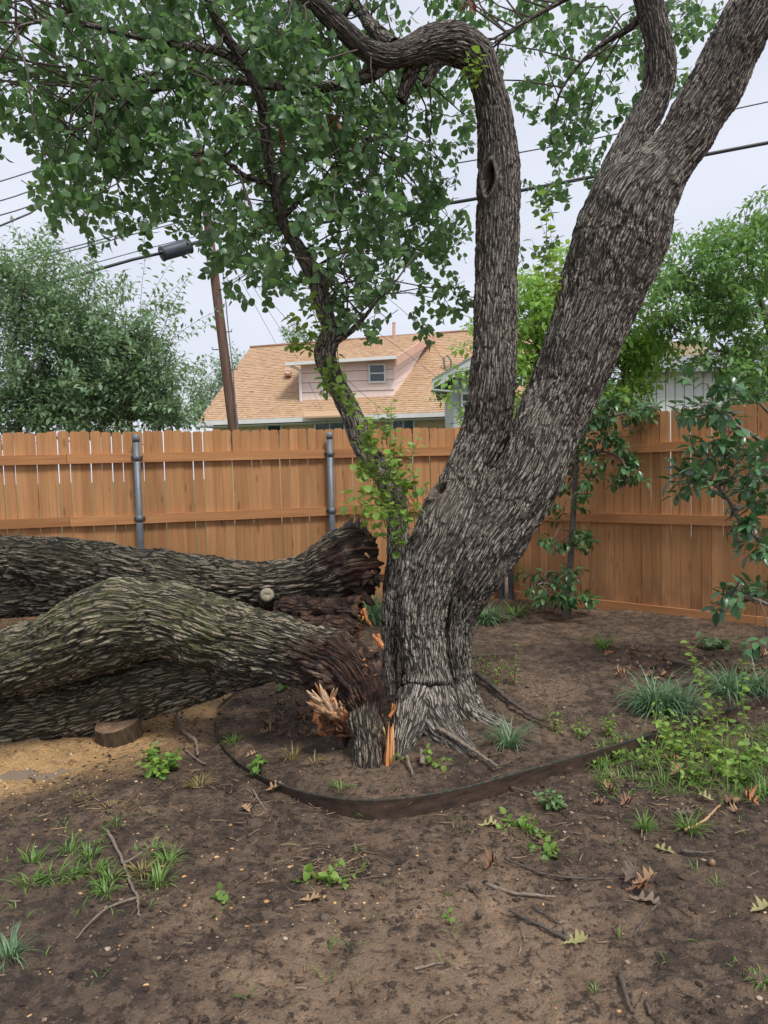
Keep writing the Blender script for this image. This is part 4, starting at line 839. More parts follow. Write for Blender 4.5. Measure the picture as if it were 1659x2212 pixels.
shards('splinter', M_SPL, [(806, 1520, 803, 1560, 3.56, 3.54, 5, 5, 6), (818, 1535, 822, 1590, 3.57, 3.53, 6, 6, 8), (812, 1375, 818, 1400, 3.62, 3.6, 4, 7, 7), (800, 1225, 808, 1240, 3.98, 3.97, 5, 6, 10), (788, 1190, 782, 1215, 4.0, 4.0, 4, 5, 8), (782, 1320, 792, 1345, 3.98, 3.96, 4, 6, 8), (842, 1548, 850, 1520, 3.72, 3.72, 5, 3, 5), (690, 1560, 688, 1530, 3.6, 3.58, 10, 5, 6), (700, 1585, 694, 1545, 3.6, 3.58, 8, 3, 6)], True)
sp = []
for i in range(64):
    t = rg.random(); bx, by = 700+45*t+rg.uniform(-8, 8), 1528+22*t+rg.uniform(-10, 12); an = math.radians(rg.gauss(238, 24)); ln = rg.uniform(20, 58)*(1.15-.5*t)
    sp.append((bx, by, bx+math.cos(an)*ln, by+math.sin(an)*ln, 3.52+rg.uniform(-.03, .05), 3.48+rg.uniform(-.04, .05), rg.uniform(4, 8.5), 1, 3))
shards('splinter', M_SPLP, sp[:44], True); shards('splinter', M_SPL, sp[44:], True)
sp = [(rg.uniform(700, 765), rg.uniform(1545, 1590), rg.uniform(690, 760), rg.uniform(1535, 1590), 3.55, 3.53, rg.uniform(5, 9), 1, 4) for _ in range(34)]
shards('rot_crumb', M_FIB, sp, True)
sp = []
for i in range(70):                                    # torn fibres round the lips of both broken ends
    a = rg.uniform(-1.9, 1.9)
    if i % 2: cx, cy, r_, Y_ = 790, 1466, 66, 3.66
    else: cx, cy, r_, Y_ = 788, 1213, 74, 4.12
    bx, by = cx+6*math.cos(a*2)-6, cy+r_*math.sin(a)*rg.uniform(.7, 1.0); Yb = Y_-px(r_, Y_)*math.cos(a)*.9
    sp.append((bx, by, bx+rg.uniform(8, 26), by+rg.uniform(-10, 16), Yb, Yb+rg.uniform(-.02, .03), rg.uniform(1.8, 3.6), 1, 3))
shards('torn_fibre', M_FIB, sp[:46], True); shards('torn_fibre', M_SPL, sp[46:], True)
shards('long_splinter', M_SPL, [(830+k_*3.2, 1702-abs(k_-2)*7, 838+k_*2.2, 1600-20*(k_ % 3), 3.42+.006*k_, 3.5, 5.5, 1, 2) for k_ in range(6)]+[(842, 1660, 848, 1570, 3.45, 3.53, 5, 2, 3)], True)

# ------------------------------------------------------------------ sawn round on the sawdust
rd = thing('sawn_log_round', 'short sawn log round lying on sawdust under the fallen trunk', 'log slice', GD(258, 1598))
mb = MB(); n = 64; rg = random.Random(9); ptsb = []
RL = px(49, 3.95); HH = 0.105
lay = [(0, 1.0), (.25, 1.0), (.5, 1.0), (.8, 1.01), (1.0, 0.99)]
prof_ = [1+0.05*math.sin(3*2*math.pi*k/n+1)+0.03*rg.uniform(-1, 1) for k in range(n)]
vs_ = []
for t, sc_ in lay:
    for k in range(n):
        th = 2*math.pi*k/n; r_ = RL*prof_[k]*sc_*(1+0.012*rg.uniform(-1, 1)); vs_.append((r_*math.cos(th), r_*0.85*math.sin(th), HH*t))
mb.add(vs_, [(i*n+k, i*n+(k+1) % n, (i+1)*n+(k+1) % n, (i+1)*n+k) for i in range(len(lay)-1) for k in range(n)])
o = mb.build('bark_ring', simple('round_bark', (0.03, 0.02, 0.012), (0.12, 0.08, 0.045), 60, 0.85, 0.8, stretch=(1, 1, 0.3), bd=0.01), rd, True)
N = Nodes('cut_face'); p = N.obj(); wv = N.n('ShaderNodeTexWave', {'Vector': p, 'Scale': 14.0, 'Distortion': 2.0, 'Detail': 3.0}, wave_type='RINGS', rings_direction='Z'); nn = N.noise(p, 14, 4)
c = N.mix(N.math('MULTIPLY', wv, 0.35), N.ramp(nn, (0.35, (0.14, 0.085, 0.05)), (0.65, (0.30, 0.19, 0.12))), (0.1, 0.06, 0.035)); N.set(Base_Color=c, Roughness=0.85, Normal=N.bump(nn, 0.3, 0.004))
top = [(0, 0, HH-.002)]+[(v[0]*.975, v[1]*.975, HH-.002) for v in vs_[-n:]]
MB().add(top, [(0, k+1, (k+1) % n+1) for k in range(n)]).build('cut_face', N.m, rd)
rd.rotation_euler = (math.radians(9), math.radians(-7), 0.3)
# ------------------------------------------------------------------ foliage tools
def tmpl(kind):
    if kind == 'heart': half = [(.26, -.05), (.43, .14), (.40, .42), (.20, .76)]; mid = [0, .3, .62]; fold, curl = .22, .28
    elif kind == 'round': half = [(.25, .0), (.46, .22), (.46, .5), (.28, .82)]; mid = [0, .35, .68]; fold, curl = .2, .25
    elif kind == 'ellip': half = [(.10, .06), (.22, .3), (.25, .55), (.15, .82)]; mid = [0, .35, .7]; fold, curl = .3, .25
    elif kind == 'small': half = [(.24, .45)]; mid = [0]; fold, curl = .3, .1
    elif kind == 'lance': half = [(.13, .35)]; mid = [0]; fold, curl = .3, .15
    V = []; F = []
    if len(half) == 1:
        hx, hy = half[0]; V = [(0, 0, 0), (0, hy, 0), (0, 1, -curl), (hx, hy, fold*hx), (-hx, hy, fold*hx)]; F = [(0, 3, 1), (1, 3, 2), (0, 1, 4), (1, 2, 4)]
    else:
        V = [(0, y, -curl*y*y) for y in mid]+[(0, 1, -curl)]
        nr_ = len(V); V += [(x, y, fold*x-curl*y*y) for x, y in half]; V += [(-x, y, fold*x-curl*y*y) for x, y in half]
        for o, flip in ((nr_, 0), (nr_+4, 1)):
            T = [(0, o, o+1), (0, o+1, 1), (1, o+1, o+2), (1, o+2, 2), (2, o+2, o+3), (2, o+3, 3)]
            F += [t[::-1] if flip else t for t in T]
    return np.array(V, float), np.array(F)
TM = {k: tmpl(k) for k in ('heart', 'round', 'ellip', 'small', 'lance')}
def unit(a): return a/(np.linalg.norm(a, axis=-1, keepdims=True)+1e-9)
class Leaves:
    def __init__(s): s.p = []; s.d = []; s.n = []; s.s = []
    def add(s, p, d, n, sz): s.p.append(p); s.d.append(d); s.n.append(n); s.s.append(sz)
    def arr(s):
        P_, D, Nn, S = np.array(s.p), unit(np.array(s.d)), np.array(s.n), np.array(s.s)
        X = unit(np.cross(D, Nn)); return P_, D, X, np.cross(X, D), S
    def build(s, name, kind, mat, parent, root=None, individual=0, view=True, seed=0):
        if not s.p: return
        P_, D, X, Z, S = s.arr(); TV, TF = TM[kind]; rg = np.random.default_rng(seed+len(S))
        pick = np.zeros(len(S), bool)
        if individual:
            xx, yy = proj(P_); dist = np.linalg.norm(P_-CAM, axis=1); key = S/dist
            key = np.where((xx > 5) & (xx < 1654) & (yy > 5) & (yy < 2207), key, 0)
            pick[np.argsort(-key)[:individual]] = True
            me = mesh('leaf', TV, TF, mat, True, {'rnd': np.zeros(len(TV))})
            for i in np.nonzero(pick)[0]:
                o = bpy.data.objects.new('leaf', me); COL.objects.link(o); o.parent = parent
                M3 = np.stack([X[i], D[i], Z[i]], 1)*S[i]; loc = P_[i]-np.array(parent.location)
                o.matrix_basis = Matrix(((*M3[0], loc[0]), (*M3[1], loc[1]), (*M3[2], loc[2]), (0, 0, 0, 1)))
        q = ~pick
        if q.any():
            Pq, Xq, Dq, Zq, Sq = P_[q], X[q], D[q], Z[q], S[q]
            V = Pq[:, None]+Sq[:, None, None]*(TV[None, :, 0:1]*Xq[:, None]+TV[None, :, 1:2]*Dq[:, None]+TV[None, :, 2:3]*Zq[:, None])
            F = (np.arange(len(Sq))*len(TV))[:, None, None]+TF[None]
            V = V.reshape(-1, 3)-np.array(parent.location)
            link(name, mesh(name, V, F.reshape(-1, 3), mat, True, {'rnd': np.repeat(rg.random(len(Sq)), len(TV))}), parent, kind='stuff')
class Twigs:                            # many thin tapered rods gathered into one mesh
    def __init__(s): s.mb = MB()
    def add(s, pts, r0, r1=None, n=5):
        r1 = r0*0.4 if r1 is None else r1; s.mb.pipe(pts, list(np.linspace(r0, r1, len(pts))), n)
    def build(s, name, mat, parent, kind='stuff'):
        if s.mb.v: o = s.mb.build(name, mat, None, True, kind=kind); o.parent = parent; o.matrix_parent_inverse = Matrix.Translation(-Vector(parent.location)); return o
def rv(rg): v = rg.normal(size=3); return v/np.linalg.norm(v)
def shoot(L, T, p, d, ln, n, sz, rg, droop=0.3, lean=0.5, hang=0.0, r=0.002, start=0.15, up=None):
    """a curved shoot with alternate leaves"""
    d = d/np.linalg.norm(d); pts = [p]; k = 6; dd = d.copy()
    for i in range(k):
        dd = dd+np.array([0, 0, -droop/k])+rv(rg)*0.08; dd /= np.linalg.norm(dd); pts.append(pts[-1]+dd*ln/k)
    if T is not None: T.add(pts, r, r*0.4, 4)
    pts = np.array(pts); az = rg.random()*6.28
    for i in range(n):
        t = start+(1-start)*(i+0.5)/n; j = min(int(t*k), k-1); f = t*k-j; q = pts[j]*(1-f)+pts[j+1]*f; ax = unit(pts[j+1]-pts[j])
        az += 2.4+rg.normal()*.3; a = unit(np.cross(ax, [0.13, 0.2, 1.0])); b = np.cross(ax, a)
        side = a*math.cos(az)+b*math.sin(az)
        ld = unit(ax*lean+side+np.array([0, 0, -hang])+rv(rg)*0.25)
        s_ = sz*rg.uniform(.7, 1.2)
        nn = (np.array([0, 0, 1.0]) if up is None else up)+rv(rg)*0.45
        L.add(q+ld*s_*0.18, ld, nn, s_)
    return pts
# ------------------------------------------------------------------ crown of the standing tree
ROWS = ["777677887777888887776665666756677777765200", "245666788878788876555555554455666665535300", "245678888888888888654333333355666677525300", "445677788889998877654334444456666667505200",
        "466788888899998888776665444356656665505000", "776788888889999888887777763026665460200000", "677888888889999888887766663005555200000000", "477788888888888888887776300005665000000000",
        "016777788777888888877777303005563000000000", "005666556678888888877777100035555000000000", "003656455678887788887777000035420000000000", "000545366456888877777776600022100000000000",
        "000231133024888877777776610013000000000000", "000000000003787676566665400022000000000000", "000000000003655556465554300023000000000000", "000000000000534445566543330000000000000000",
        "000000000000000035555534530000000000000000", "000000000000000001344320000000000000000000"]
rg = np.random.default_rng(11)
LV, LV2, TW = Leaves(), Leaves(), Twigs()
skel = np.vstack([b.C[::6, :3] for b in BR]+[T3.C[-300::6, :3], T2.C[-120::6, :3], T1a.C[-60::6, :3]])
def crown_twig(x, y, long=False):
    t3x = np.interp(y, [0, 65, 140, 225, 310, 395, 475, 535, 600, 672], [450, 480, 530, 566, 575, 592, 610, 645, 680, 701])
    if y > 40 and abs(x-t3x) < 42: Y = rg.uniform(4.35, 5.3)
    elif x < 700: Y = rg.uniform(3.3, 4.9)
    elif x < 860: Y = rg.uniform(3.7, 5.0)
    elif x < 1040: Y = rg.uniform(4.25, 5.2)
    else: Y = rg.uniform(4.35, 5.5)
    c = P(x, y, Y); d = np.array([rg.normal()*.8-0.15, rg.normal()*.6, -0.35+rg.normal()*.35]); d /= np.linalg.norm(d)
    ln = rg.uniform(.16, .26); p = c-d*ln*0.5
    n = rg.integers(8, 13)
    shoot(LV if rg.random() < .5 else LV2, TW, p, d, ln, n, 0.044, rg, droop=0.5, lean=0.3, hang=0.55, r=0.0022, up=rv(rg)*1.1)
    if rg.random() < (0.3 if x < 1040 else 0.1):
        dd_ = ((skel-p)**2).sum(1); j = rg.choice(np.argpartition(dd_, 14)[:14]); q = skel[j]; dist = np.linalg.norm(q-p)
        if dist < 1.1:
            m1 = q*0.6+p*0.4+np.array([0, 0, 0.08*dist])+rv(rg)*0.05*dist; m2 = q*0.25+p*0.75+np.array([0, 0, 0.06*dist])+rv(rg)*0.06*dist
            TW.add([q, m1, m2, p], 0.0045*min(1, dist/0.5)+0.0015, 0.0022, 5)
for r, row in enumerate(ROWS):
    for c, ch in enumerate(row):
        m = int(ch)
        if not m: continue
        cnt = rg.poisson(m*(0.5 if c < 26 else 0.36)*(0.55+0.9*(_hash(np.array([c//2]), np.array([r//2]), np.array([3]))[0])))
        for _ in range(cnt): crown_twig(c*40+rg.uniform(-4, 44), r*40+rg.uniform(-8, 40)-6)
for _ in range(520): crown_twig(rg.uniform(-500, 1500), rg.uniform(-520, -10))       # the crown goes on above and left of the frame
for _ in range(170): crown_twig(rg.uniform(-480, -10), rg.uniform(-100, 330))
LV.build('foliage', 'heart', M_LEAF, tree, individual=150); LV2.build('foliage', 'round', M_LEAF, tree, individual=150)
TW.build('twigs', M_TWIG, tree)
# hanging dead brown leaves
DL = Leaves()
for (x, y) in ((733, 225), (722, 255), (610, 285), (1015, 5)):
    for _ in range(9): DL.add(P(x+rg.normal()*7, y+rg.normal()*10, 3.9+rg.normal()*.03), np.array([rg.normal()*.3, rg.normal()*.3, -1]), rv(rg), 0.05)
DL.build('dead_leaves', 'ellip', leaf_mat('dead_leaf', (0.10, 0.04, 0.025), (0.22, 0.10, 0.06), (0.2, 0.08, 0.04), 0.7, 0.2), tree)
# bright sprouts on the leaning stem, trunk and arch
SL, ST = Leaves(), Twigs()
def sprout(x0, y0, Y0, x1, y1, Y1, n, sz=0.043, r=0.003, hang=0.2):
    a, b = P(x0, y0, Y0), P(x1, y1, Y1); shoot(SL, ST, a, b-a, np.linalg.norm(b-a), n, sz, rg, droop=-0.15, lean=0.6, hang=hang, r=r)
for s_ in [(840, 1150, 4.0, 770, 905, 3.9, 14), (835, 1100, 4.0, 835, 860, 3.85, 17), (850, 1120, 4.0, 765, 960, 3.85, 12), (890, 1092, 3.9, 800, 1095, 3.75, 11), (885, 1090, 3.88, 830, 985, 3.75, 12), (800, 1010, 4.05, 772, 900, 3.95, 11), (810, 1000, 4.05, 790, 920, 3.9, 9),
           (860, 1180, 3.98, 770, 1120, 3.85, 8), (850, 1060, 4.0, 880, 940, 3.9, 11), (840, 1040, 4.0, 862, 930, 3.9, 9), (870, 1090, 3.95, 890, 1010, 3.85, 9), (820, 1030, 4.0, 775, 1010, 3.85, 9), (850, 1100, 4.0, 740, 1085, 3.85, 11), (845, 1085, 3.98, 775, 1060, 3.8, 10),
           (880, 1130, 3.9, 900, 1090, 3.85, 6), (855, 1190, 3.98, 880, 1120, 3.88, 7), (835, 960, 4.1, 840, 880, 4.0, 8), (705, 840, 4.1, 690, 790, 4.05, 6), (740, 880, 4.1, 735, 830, 4.0, 7), (745, 850, 4.1, 760, 900, 4.02, 6), (715, 790, 4.15, 700, 850, 4.05, 7), (710, 760, 4.15, 722, 800, 4.05, 6),
           (700, 745, 4.15, 615, 690, 4.1, 12), (690, 745, 4.15, 620, 745, 4.1, 11), (700, 735, 4.15, 660, 640, 4.1, 9), (830, 1010, 4.0, 900, 1060, 3.85, 8), (870, 1150, 3.92, 830, 1080, 3.8, 8)]:
    sprout(*s_); s2 = list(s_)
    for k_ in (0, 1, 3, 4): s2[k_] += rg.normal()*14
    sprout(*s2)
for s_ in [(1025, 190, 3.95, 1005, 120, 3.85, 9), (1035, 185, 3.95, 1038, 110, 3.85, 8), (1030, 200, 3.95, 1020, 150, 3.85, 7)]: sprout(*s_, sz=0.04)
for s_ in [(1210, 670, 3.95, 1170, 440, 3.95, 14), (1205, 650, 3.95, 1190, 470, 3.9, 12), (1210, 690, 3.98, 1150, 500, 3.98, 12), (1180, 520, 3.95, 1185, 400, 3.9, 9)]: sprout(*s_, sz=0.042, r=0.002)
SL.build('sprout_foliage', 'round', M_LEAF_B, tree); ST.build('sprout_stems', M_STEMG, tree)

# ------------------------------------------------------------------ generic bush or tree built from shoots
def bush(name, label, cat, root_px, trunks, blobs, Y0, Y1, nsh, slen, nl, sz, kind, mat, dirf, seed, tmat=None, indiv=0, droop=0.5, hang=0.2, group=None, lean=0.5, conn=0.4, up=None, long=()):
    rg = np.random.default_rng(seed); x, y, Y = root_px; base = P(x, y, Y); base[2] = 0
    b = thing(name, label, cat, base, group); L, T = Leaves(), Twigs(); sk = []
    for tr in trunks:
        C = spline([(*P(x_, y_, Y_), px(h_, Y_)) for x_, y_, h_, Y_ in tr], 0.06)[0]; sk.append(C[:, :3])
        mbt = MB().pipe(C[:, :3]-base, list(C[:, 3]), 10); mbt.build('trunk' if tr is trunks[0] else 'branch', tmat or M_TWIG, b, True)
    sk = np.vstack(sk); tot = sum(w_ for *_, w_ in blobs)
    for (cx, cy, rx, ry, w_) in blobs:
        for _ in range(int(nsh*w_/tot)):
            a = rg.random()*6.283; q = math.sqrt(rg.random()); xx, yy = cx+rx*q*math.cos(a), cy+ry*q*math.sin(a); YY_ = rg.uniform(Y0, Y1)
            p = P(xx, yy, YY_); d = dirf(rg, (xx-cx)/rx, (yy-cy)/ry)
            ln = slen*rg.uniform(.6, 1.25)
            shoot(L, T, p-d*ln*.4, d, ln, nl, sz, rg, droop=droop, lean=lean, hang=hang, r=0.0016+0.0003*YY_*0.5, up=up)
            if rg.random() < conn:
                j = sk[np.argmin(((sk-p)**2).sum(1))]; e = p-d*ln*.4; T.add([j, j*.5+e*.5+np.array([0, 0, .05])+rv(rg)*.05, e], 0.006, 0.003, 5)
    for (cx, cy, w_) in long:
        for _ in range(7):
            p = P(cx+rg.normal()*w_, cy+rg.normal()*w_*.5, rg.uniform(Y0, Y1)); d = unit(np.array([.25+rg.normal()*.45, rg.normal()*.3, 1.0]))
            shoot(L, T, p-d*.25, d, rg.uniform(.6, 1.05), 24, sz*.95, rg, droop=.75, lean=.5, hang=.35, r=.004)
    L.build('foliage', kind, mat, b, individual=indiv, seed=seed); T.build('twigs', tmat or M_TWIG, b); return b
def up_out(rg, u, v): return unit(np.array([u*.5+rg.normal()*.35, rg.normal()*.35-.15, .55-.25*v+rg.normal()*.25]))
def side_out(rg, u, v): return unit(np.array([u*.7+rg.normal()*.5, rg.normal()*.5-.3, .15+rg.normal()*.3]))
bush('leafy_bush', 'big dark green bush rising over the fence at left edge', 'bush', (80, 1000, 11), [[(90, 1100, 9, 11), (100, 850, 7, 11), (80, 700, 4, 11)], [(60, 1050, 6, 11.2), (30, 800, 4, 11.2), (50, 620, 2, 11)]],
     [(20, 790, 120, 160, 7), (120, 800, 110, 130, 7), (60, 660, 90, 70, 3), (150, 680, 60, 60, 2), (30, 600, 50, 40, 1.2), (30, 880, 120, 60, 4), (170, 880, 80, 50, 3)], 10.2, 12.4, 720, .62, 20, .105, 'small', M_LEAF_BUSH, up_out, 31, long=[(20, 600, 30), (60, 590, 40), (120, 590, 40), (165, 620, 30), (90, 560, 20), (10, 680, 30)])
bush('leafy_bush', 'lighter green bush behind the fence between the dark bush and the pole', 'bush', (300, 1000, 10.4), [[(290, 1100, 8, 10.4), (280, 860, 6, 10.4), (300, 700, 3, 10.4)], [(330, 1050, 5, 10.5), (350, 880, 4, 10.5), (370, 760, 2, 10.4)]],
     [(235, 810, 85, 95, 6), (310, 815, 65, 80, 4), (210, 870, 80, 60, 4), (345, 870, 50, 50, 3), (225, 710, 45, 45, .9), (315, 725, 45, 26, .7), (380, 895, 28, 26, 1), (170, 730, 40, 60, 1)], 9.8, 11.4, 520, .55, 20, .1, 'small', M_LEAF_BUSH, up_out, 32, long=[(230, 660, 35), (285, 670, 30), (325, 700, 35), (350, 750, 25), (365, 810, 25), (205, 640, 25), (190, 600, 18)])
bush('distant_tree', 'hazy distant tree between the utility pole and the orange roof', 'tree', (470, 900, 34), [[(465, 1000, 5, 34), (470, 850, 3, 34)]],
     [(455, 850, 45, 60, 5), (500, 820, 30, 50, 3), (430, 880, 30, 40, 2)], 33, 36, 170, 1.2, 16, .2, 'small', M_LEAF_BUSH, up_out, 33)
bush('distant_tree', 'small treetop peeking over the ridge beside the leaning stem', 'tree', (650, 760, 40), [[(650, 900, 4, 40), (650, 740, 2, 40)]], [(645, 730, 32, 24, 5), (700, 742, 20, 12, 2)], 39, 41, 40, 1.2, 14, .22, 'small', M_LEAF_BUSH, up_out, 37, conn=0)
bush('young_tree', 'bright green young tree seen between the two tall trunks', 'tree', (1170, 1000, 9.6), [[(1175, 1100, 7, 9.6), (1165, 850, 5, 9.6), (1155, 640, 3, 9.6)]],
     [(1150, 700, 60, 110, 6), (1140, 840, 60, 80, 4), (1180, 620, 70, 45, 2.5), (1010, 720, 25, 40, .5), (990, 850, 16, 60, .6), (1200, 760, 70, 120, 5), (1215, 560, 35, 40, .8)], 9.1, 10.2, 300, .45, 16, .11, 'small', M_LEAF_BR, side_out, 34, hang=0.35)
bush('young_tree', 'bright green foliage just right of the leaning main trunk', 'tree', (1350, 1000, 9.2), [[(1350, 1100, 6, 9.2), (1345, 850, 4, 9.2), (1360, 700, 2, 9.2)]],
     [(1330, 800, 60, 90, 6), (1370, 720, 60, 60, 3), (1310, 870, 50, 40, 3), (1400, 780, 40, 50, 1.5), (1350, 620, 40, 40, .7)], 8.9, 9.8, 230, .45, 16, .11, 'small', M_LEAF_BR, side_out, 35, hang=0.3)
bush('pecan_tree', 'darker green tree with feathery leaves overhanging the fence at right edge', 'tree', (1640, 1000, 9.4), [[(1690, 1100, 12, 9.4), (1680, 800, 10, 9.3), (1640, 640, 6, 9.2), (1600, 520, 3, 9.1)], [(1660, 690, 5, 9.2), (1560, 660, 3, 9), (1480, 600, 2, 8.8), (1430, 560, 1.5, 8.8)], [(1670, 760, 5, 9.2), (1560, 760, 3, 9), (1440, 700, 2, 8.8)]],
     [(1590, 560, 90, 80, 6), (1640, 490, 50, 35, 1.6), (1500, 640, 90, 60, 4), (1600, 660, 80, 70, 5), (1640, 800, 50, 90, 5), (1560, 760, 70, 50, 2), (1480, 540, 50, 50, 1.5), (1420, 600, 30, 30, .7), (1650, 420, 14, 14, .2), (1450, 700, 50, 40, 1.6), (1640, 880, 40, 40, 2)], 8.3, 9.9, 480, .45, 18, .1, 'small', M_LEAF_PEC, side_out, 36, hang=0.45)
# glossy-leaved shrub in front of the right fence
M_SHT = simple('shrub_stem', (0.10, 0.085, 0.07), (0.2, 0.175, 0.15), 40, 0.8)
def out_left(rg, u, v): return unit(np.array([-.35+u*.5+rg.normal()*.45, -.35+rg.normal()*.45, .25+rg.normal()*.4]))
bush('glossy_shrub', 'glossy dark green shrub reaching in from the right edge before the fence', 'shrub', (1800, 1500, 4.7),
     [[(1800, 1640, 16, 4.75), (1780, 1300, 13, 4.72), (1740, 1050, 9, 4.7), (1640, 950, 5, 4.65), (1560, 900, 4, 4.6), (1530, 830, 3, 4.6)], [(1790, 1320, 8, 4.7), (1700, 1210, 6, 4.65), (1610, 1140, 5, 4.6), (1560, 1060, 4, 4.55), (1500, 1030, 3, 4.5)], [(1795, 1420, 6, 4.7), (1700, 1330, 5, 4.6), (1620, 1290, 3.5, 4.55), (1580, 1285, 3, 4.55)], [(1740, 1050, 6, 4.7), (1690, 930, 4, 4.7), (1640, 870, 3, 4.6)]],
     [(1530, 850, 60, 40, 5), (1530, 930, 55, 60, 7), (1560, 1000, 90, 45, 7), (1500, 1040, 50, 35, 4), (1610, 1000, 60, 60, 5), (1600, 1100, 45, 50, 4), (1640, 1060, 40, 50, 3), (1630, 1180, 35, 35, 3), (1590, 1300, 40, 28, 3), (1640, 1270, 30, 50, 3), (1648, 1370, 20, 20, .8), (1740, 950, 70, 120, 5), (1740, 1150, 60, 120, 4)], 4.3, 4.95, 116, .15, 9, .085, 'ellip', M_LEAF_GL, out_left, 41, M_SHT, indiv=300, droop=0.2, hang=0.15, lean=0.9, conn=0.55)
bush('trained_sapling', 'slender sapling with glossy leaf clusters growing against the right fence', 'sapling', (1225, 1350, 6.7),
     [[(1222, 1352, 11, 6.72), (1228, 1270, 8, 6.72), (1236, 1150, 7, 6.72), (1242, 1040, 6, 6.72), (1250, 930, 5, 6.7), (1280, 860, 3, 6.65)], [(1242, 1000, 4, 6.7), (1290, 975, 3.5, 6.6), (1340, 990, 2.5, 6.55), (1360, 1040, 2, 6.5)], [(1250, 920, 4, 6.7), (1320, 900, 3, 6.6), (1390, 880, 2, 6.5)], [(1228, 1290, 3.5, 6.7), (1180, 1260, 2.5, 6.6), (1145, 1270, 1.5, 6.55)]],
     [(1215, 1260, 70, 40, 5), (1220, 1290, 60, 25, 2), (1160, 1260, 30, 30, 1), (1230, 1150, 45, 42, 4), (1225, 1080, 30, 30, 2), (1245, 1030, 40, 45, 3.4), (1300, 960, 70, 35, 4.5), (1350, 1010, 40, 40, 4), (1330, 900, 75, 45, 5), (1280, 870, 50, 50, 4), (1390, 880, 45, 30, 2), (1300, 920, 30, 30, 2)], 6.3, 6.9, 150, .17, 9, .08, 'ellip', M_LEAF_GL2, side_out, 42, M_SHT, indiv=300, droop=0.4, hang=0.35, lean=0.8, conn=0.5)

# ------------------------------------------------------------------ grass, liriope, weeds
def blades(mb, p, n, h, spread, rg, wd=0.004, arch=0.6, seg=6):
    for _ in range(n):
        a = rg.random()*6.283; r = rg.random()**.5*spread*.3; b = np.array([p[0]+r*math.cos(a), p[1]+r*math.sin(a), p[2]-0.004])
        a += rg.normal()*.5; d = np.array([math.cos(a), math.sin(a), 0]); side = np.array([-d[1], d[0], 0]); ln = h*rg.uniform(.55, 1.2)*1.15; mb.cur = rg.random()
        el = rg.uniform(.75, 1.5); bend = arch*rg.uniform(.6, 1.9); tw = rg.normal()*.35; o = b.copy(); vs_ = []
        for i in range(seg+1):
            t = i/seg; ww = wd*(1-t**2*.92)*.5*(.7+.6*min(1, t*3)); vs_ += [o-side*ww, o+side*ww]
            e = el-bend*t*1.5; dd = d*math.cos(e)+side*tw*t*.6; dd = dd+np.array([0, 0, math.sin(e)]); o = o+dd*ln/seg
            if o[2] < p[2]+.003: o[2] = p[2]+.003
        mb.add(vs_, [(2*i, 2*i+1, 2*i+3, 2*i+2) for i in range(seg)])
def tuft(name, label, cat, x, y, n, h, spread, mat, wd=.004, arch=.6, group=None, seed=0, multi=1, sx=0, sy=0):
    rg = np.random.default_rng(seed+int(x*7+y)); c = GD(x, y); mb = MB()
    for k in range(multi):
        q = GD(x+rg.uniform(-sx, sx), y+rg.uniform(-sy, sy)) if multi > 1 else c
        blades(mb, q-c, n, h*rg.uniform(.75, 1.2), spread, rg, wd, arch)
    return mb.build(name, mat, None, True, c, label=label, category=cat, group=group)
LG = 'liriope clumps in the bed'
tuft('liriope_clump', 'largest dark green liriope clump behind the edging at right', 'liriope', 1450, 1535, 62, .27, .22, M_LIRI, .006, 1.0, LG, 1, 7, 60, 12)
tuft('liriope_clump', 'liriope clump at far right behind the tall yellow green sprigs', 'liriope', 1590, 1500, 50, .25, .2, M_LIRI, .006, 1.0, LG, 1, 5, 60, 8)
tuft('liriope_clump', 'small spiky blue green liriope tuft right of the root flare', 'liriope', 1100, 1612, 75, .15, .12, M_LIRI, .005, .9, LG)
tuft('liriope_clump', 'small liriope tuft alone on bare soil before the right fence', 'liriope', 1302, 1400, 55, .16, .12, M_GRASS, .006, .8, LG)
tuft('liriope_clump', 'liriope clump beside the steel post at the fence corner', 'liriope', 1045, 1345, 80, .3, .26, M_LIRI, .009, .9, LG, 2, 2, 15, 4)
tuft('liriope_clump', 'liriope tuft against the kickboard left of the sapling', 'liriope', 1115, 1330, 60, .2, .2, M_GRASS, .008, .9, LG)
tuft('liriope_clump', 'liriope clump seen in the gap between stump and standing trunk', 'liriope', 795, 1345, 90, .34, .28, M_LIRI, .009, .9, LG, 3, 3, 20, 14)
GG = 'grass tufts on the bare soil'
for (x, y, n, h, s, lab, m) in [
    (737, 1705, 22, .085, .08, 'bright grass tuft inside the edging by the stump foot', M_GRASS), (505, 1605, 40, .07, .09, 'low grass tuft under the fallen trunk beside the edging', M_GRASS), (632, 1640, 24, .08, .11, 'thin straw green grass tuft left of the stump foot', M_DRYG),
    (680, 1650, 18, .06, .1, 'small yellowing grass tuft next to the stump foot', M_DRYG), (180, 1725, 40, .05, .16, 'flattened dry grass patch before the sawdust', M_DRYG), (245, 1745, 30, .045, .13, 'flattened straw patch right of the dry grass', M_DRYG), (430, 1700, 34, .07, .11, 'yellow green grass tuft left of the edging bend', M_DRYG),
    (250, 1782, 14, .06, .06, 'tiny green grass tuft above the lower left patch', M_GRASS), (20, 2070, 60, .085, .09, 'dark grass tuft cut by the left edge near the bottom', M_LIRI), (1395, 1790, 40, .075, .07, 'left of two small grass tufts below the edging at right', M_GRASS),
    (1490, 1795, 55, .09, .09, 'right of two small grass tufts below the edging at right', M_GRASS), (700, 1745, 30, .02, .2, 'flat straw runner plant in front of the edging', M_DRYG), (1640, 2120, 25, .05, .06, 'thin grass sprig at the lower right edge', M_GRASS)]:
    tuft('grass_tuft', lab, 'grass', x, y, n, h, s, m, .0042, .8, GG)
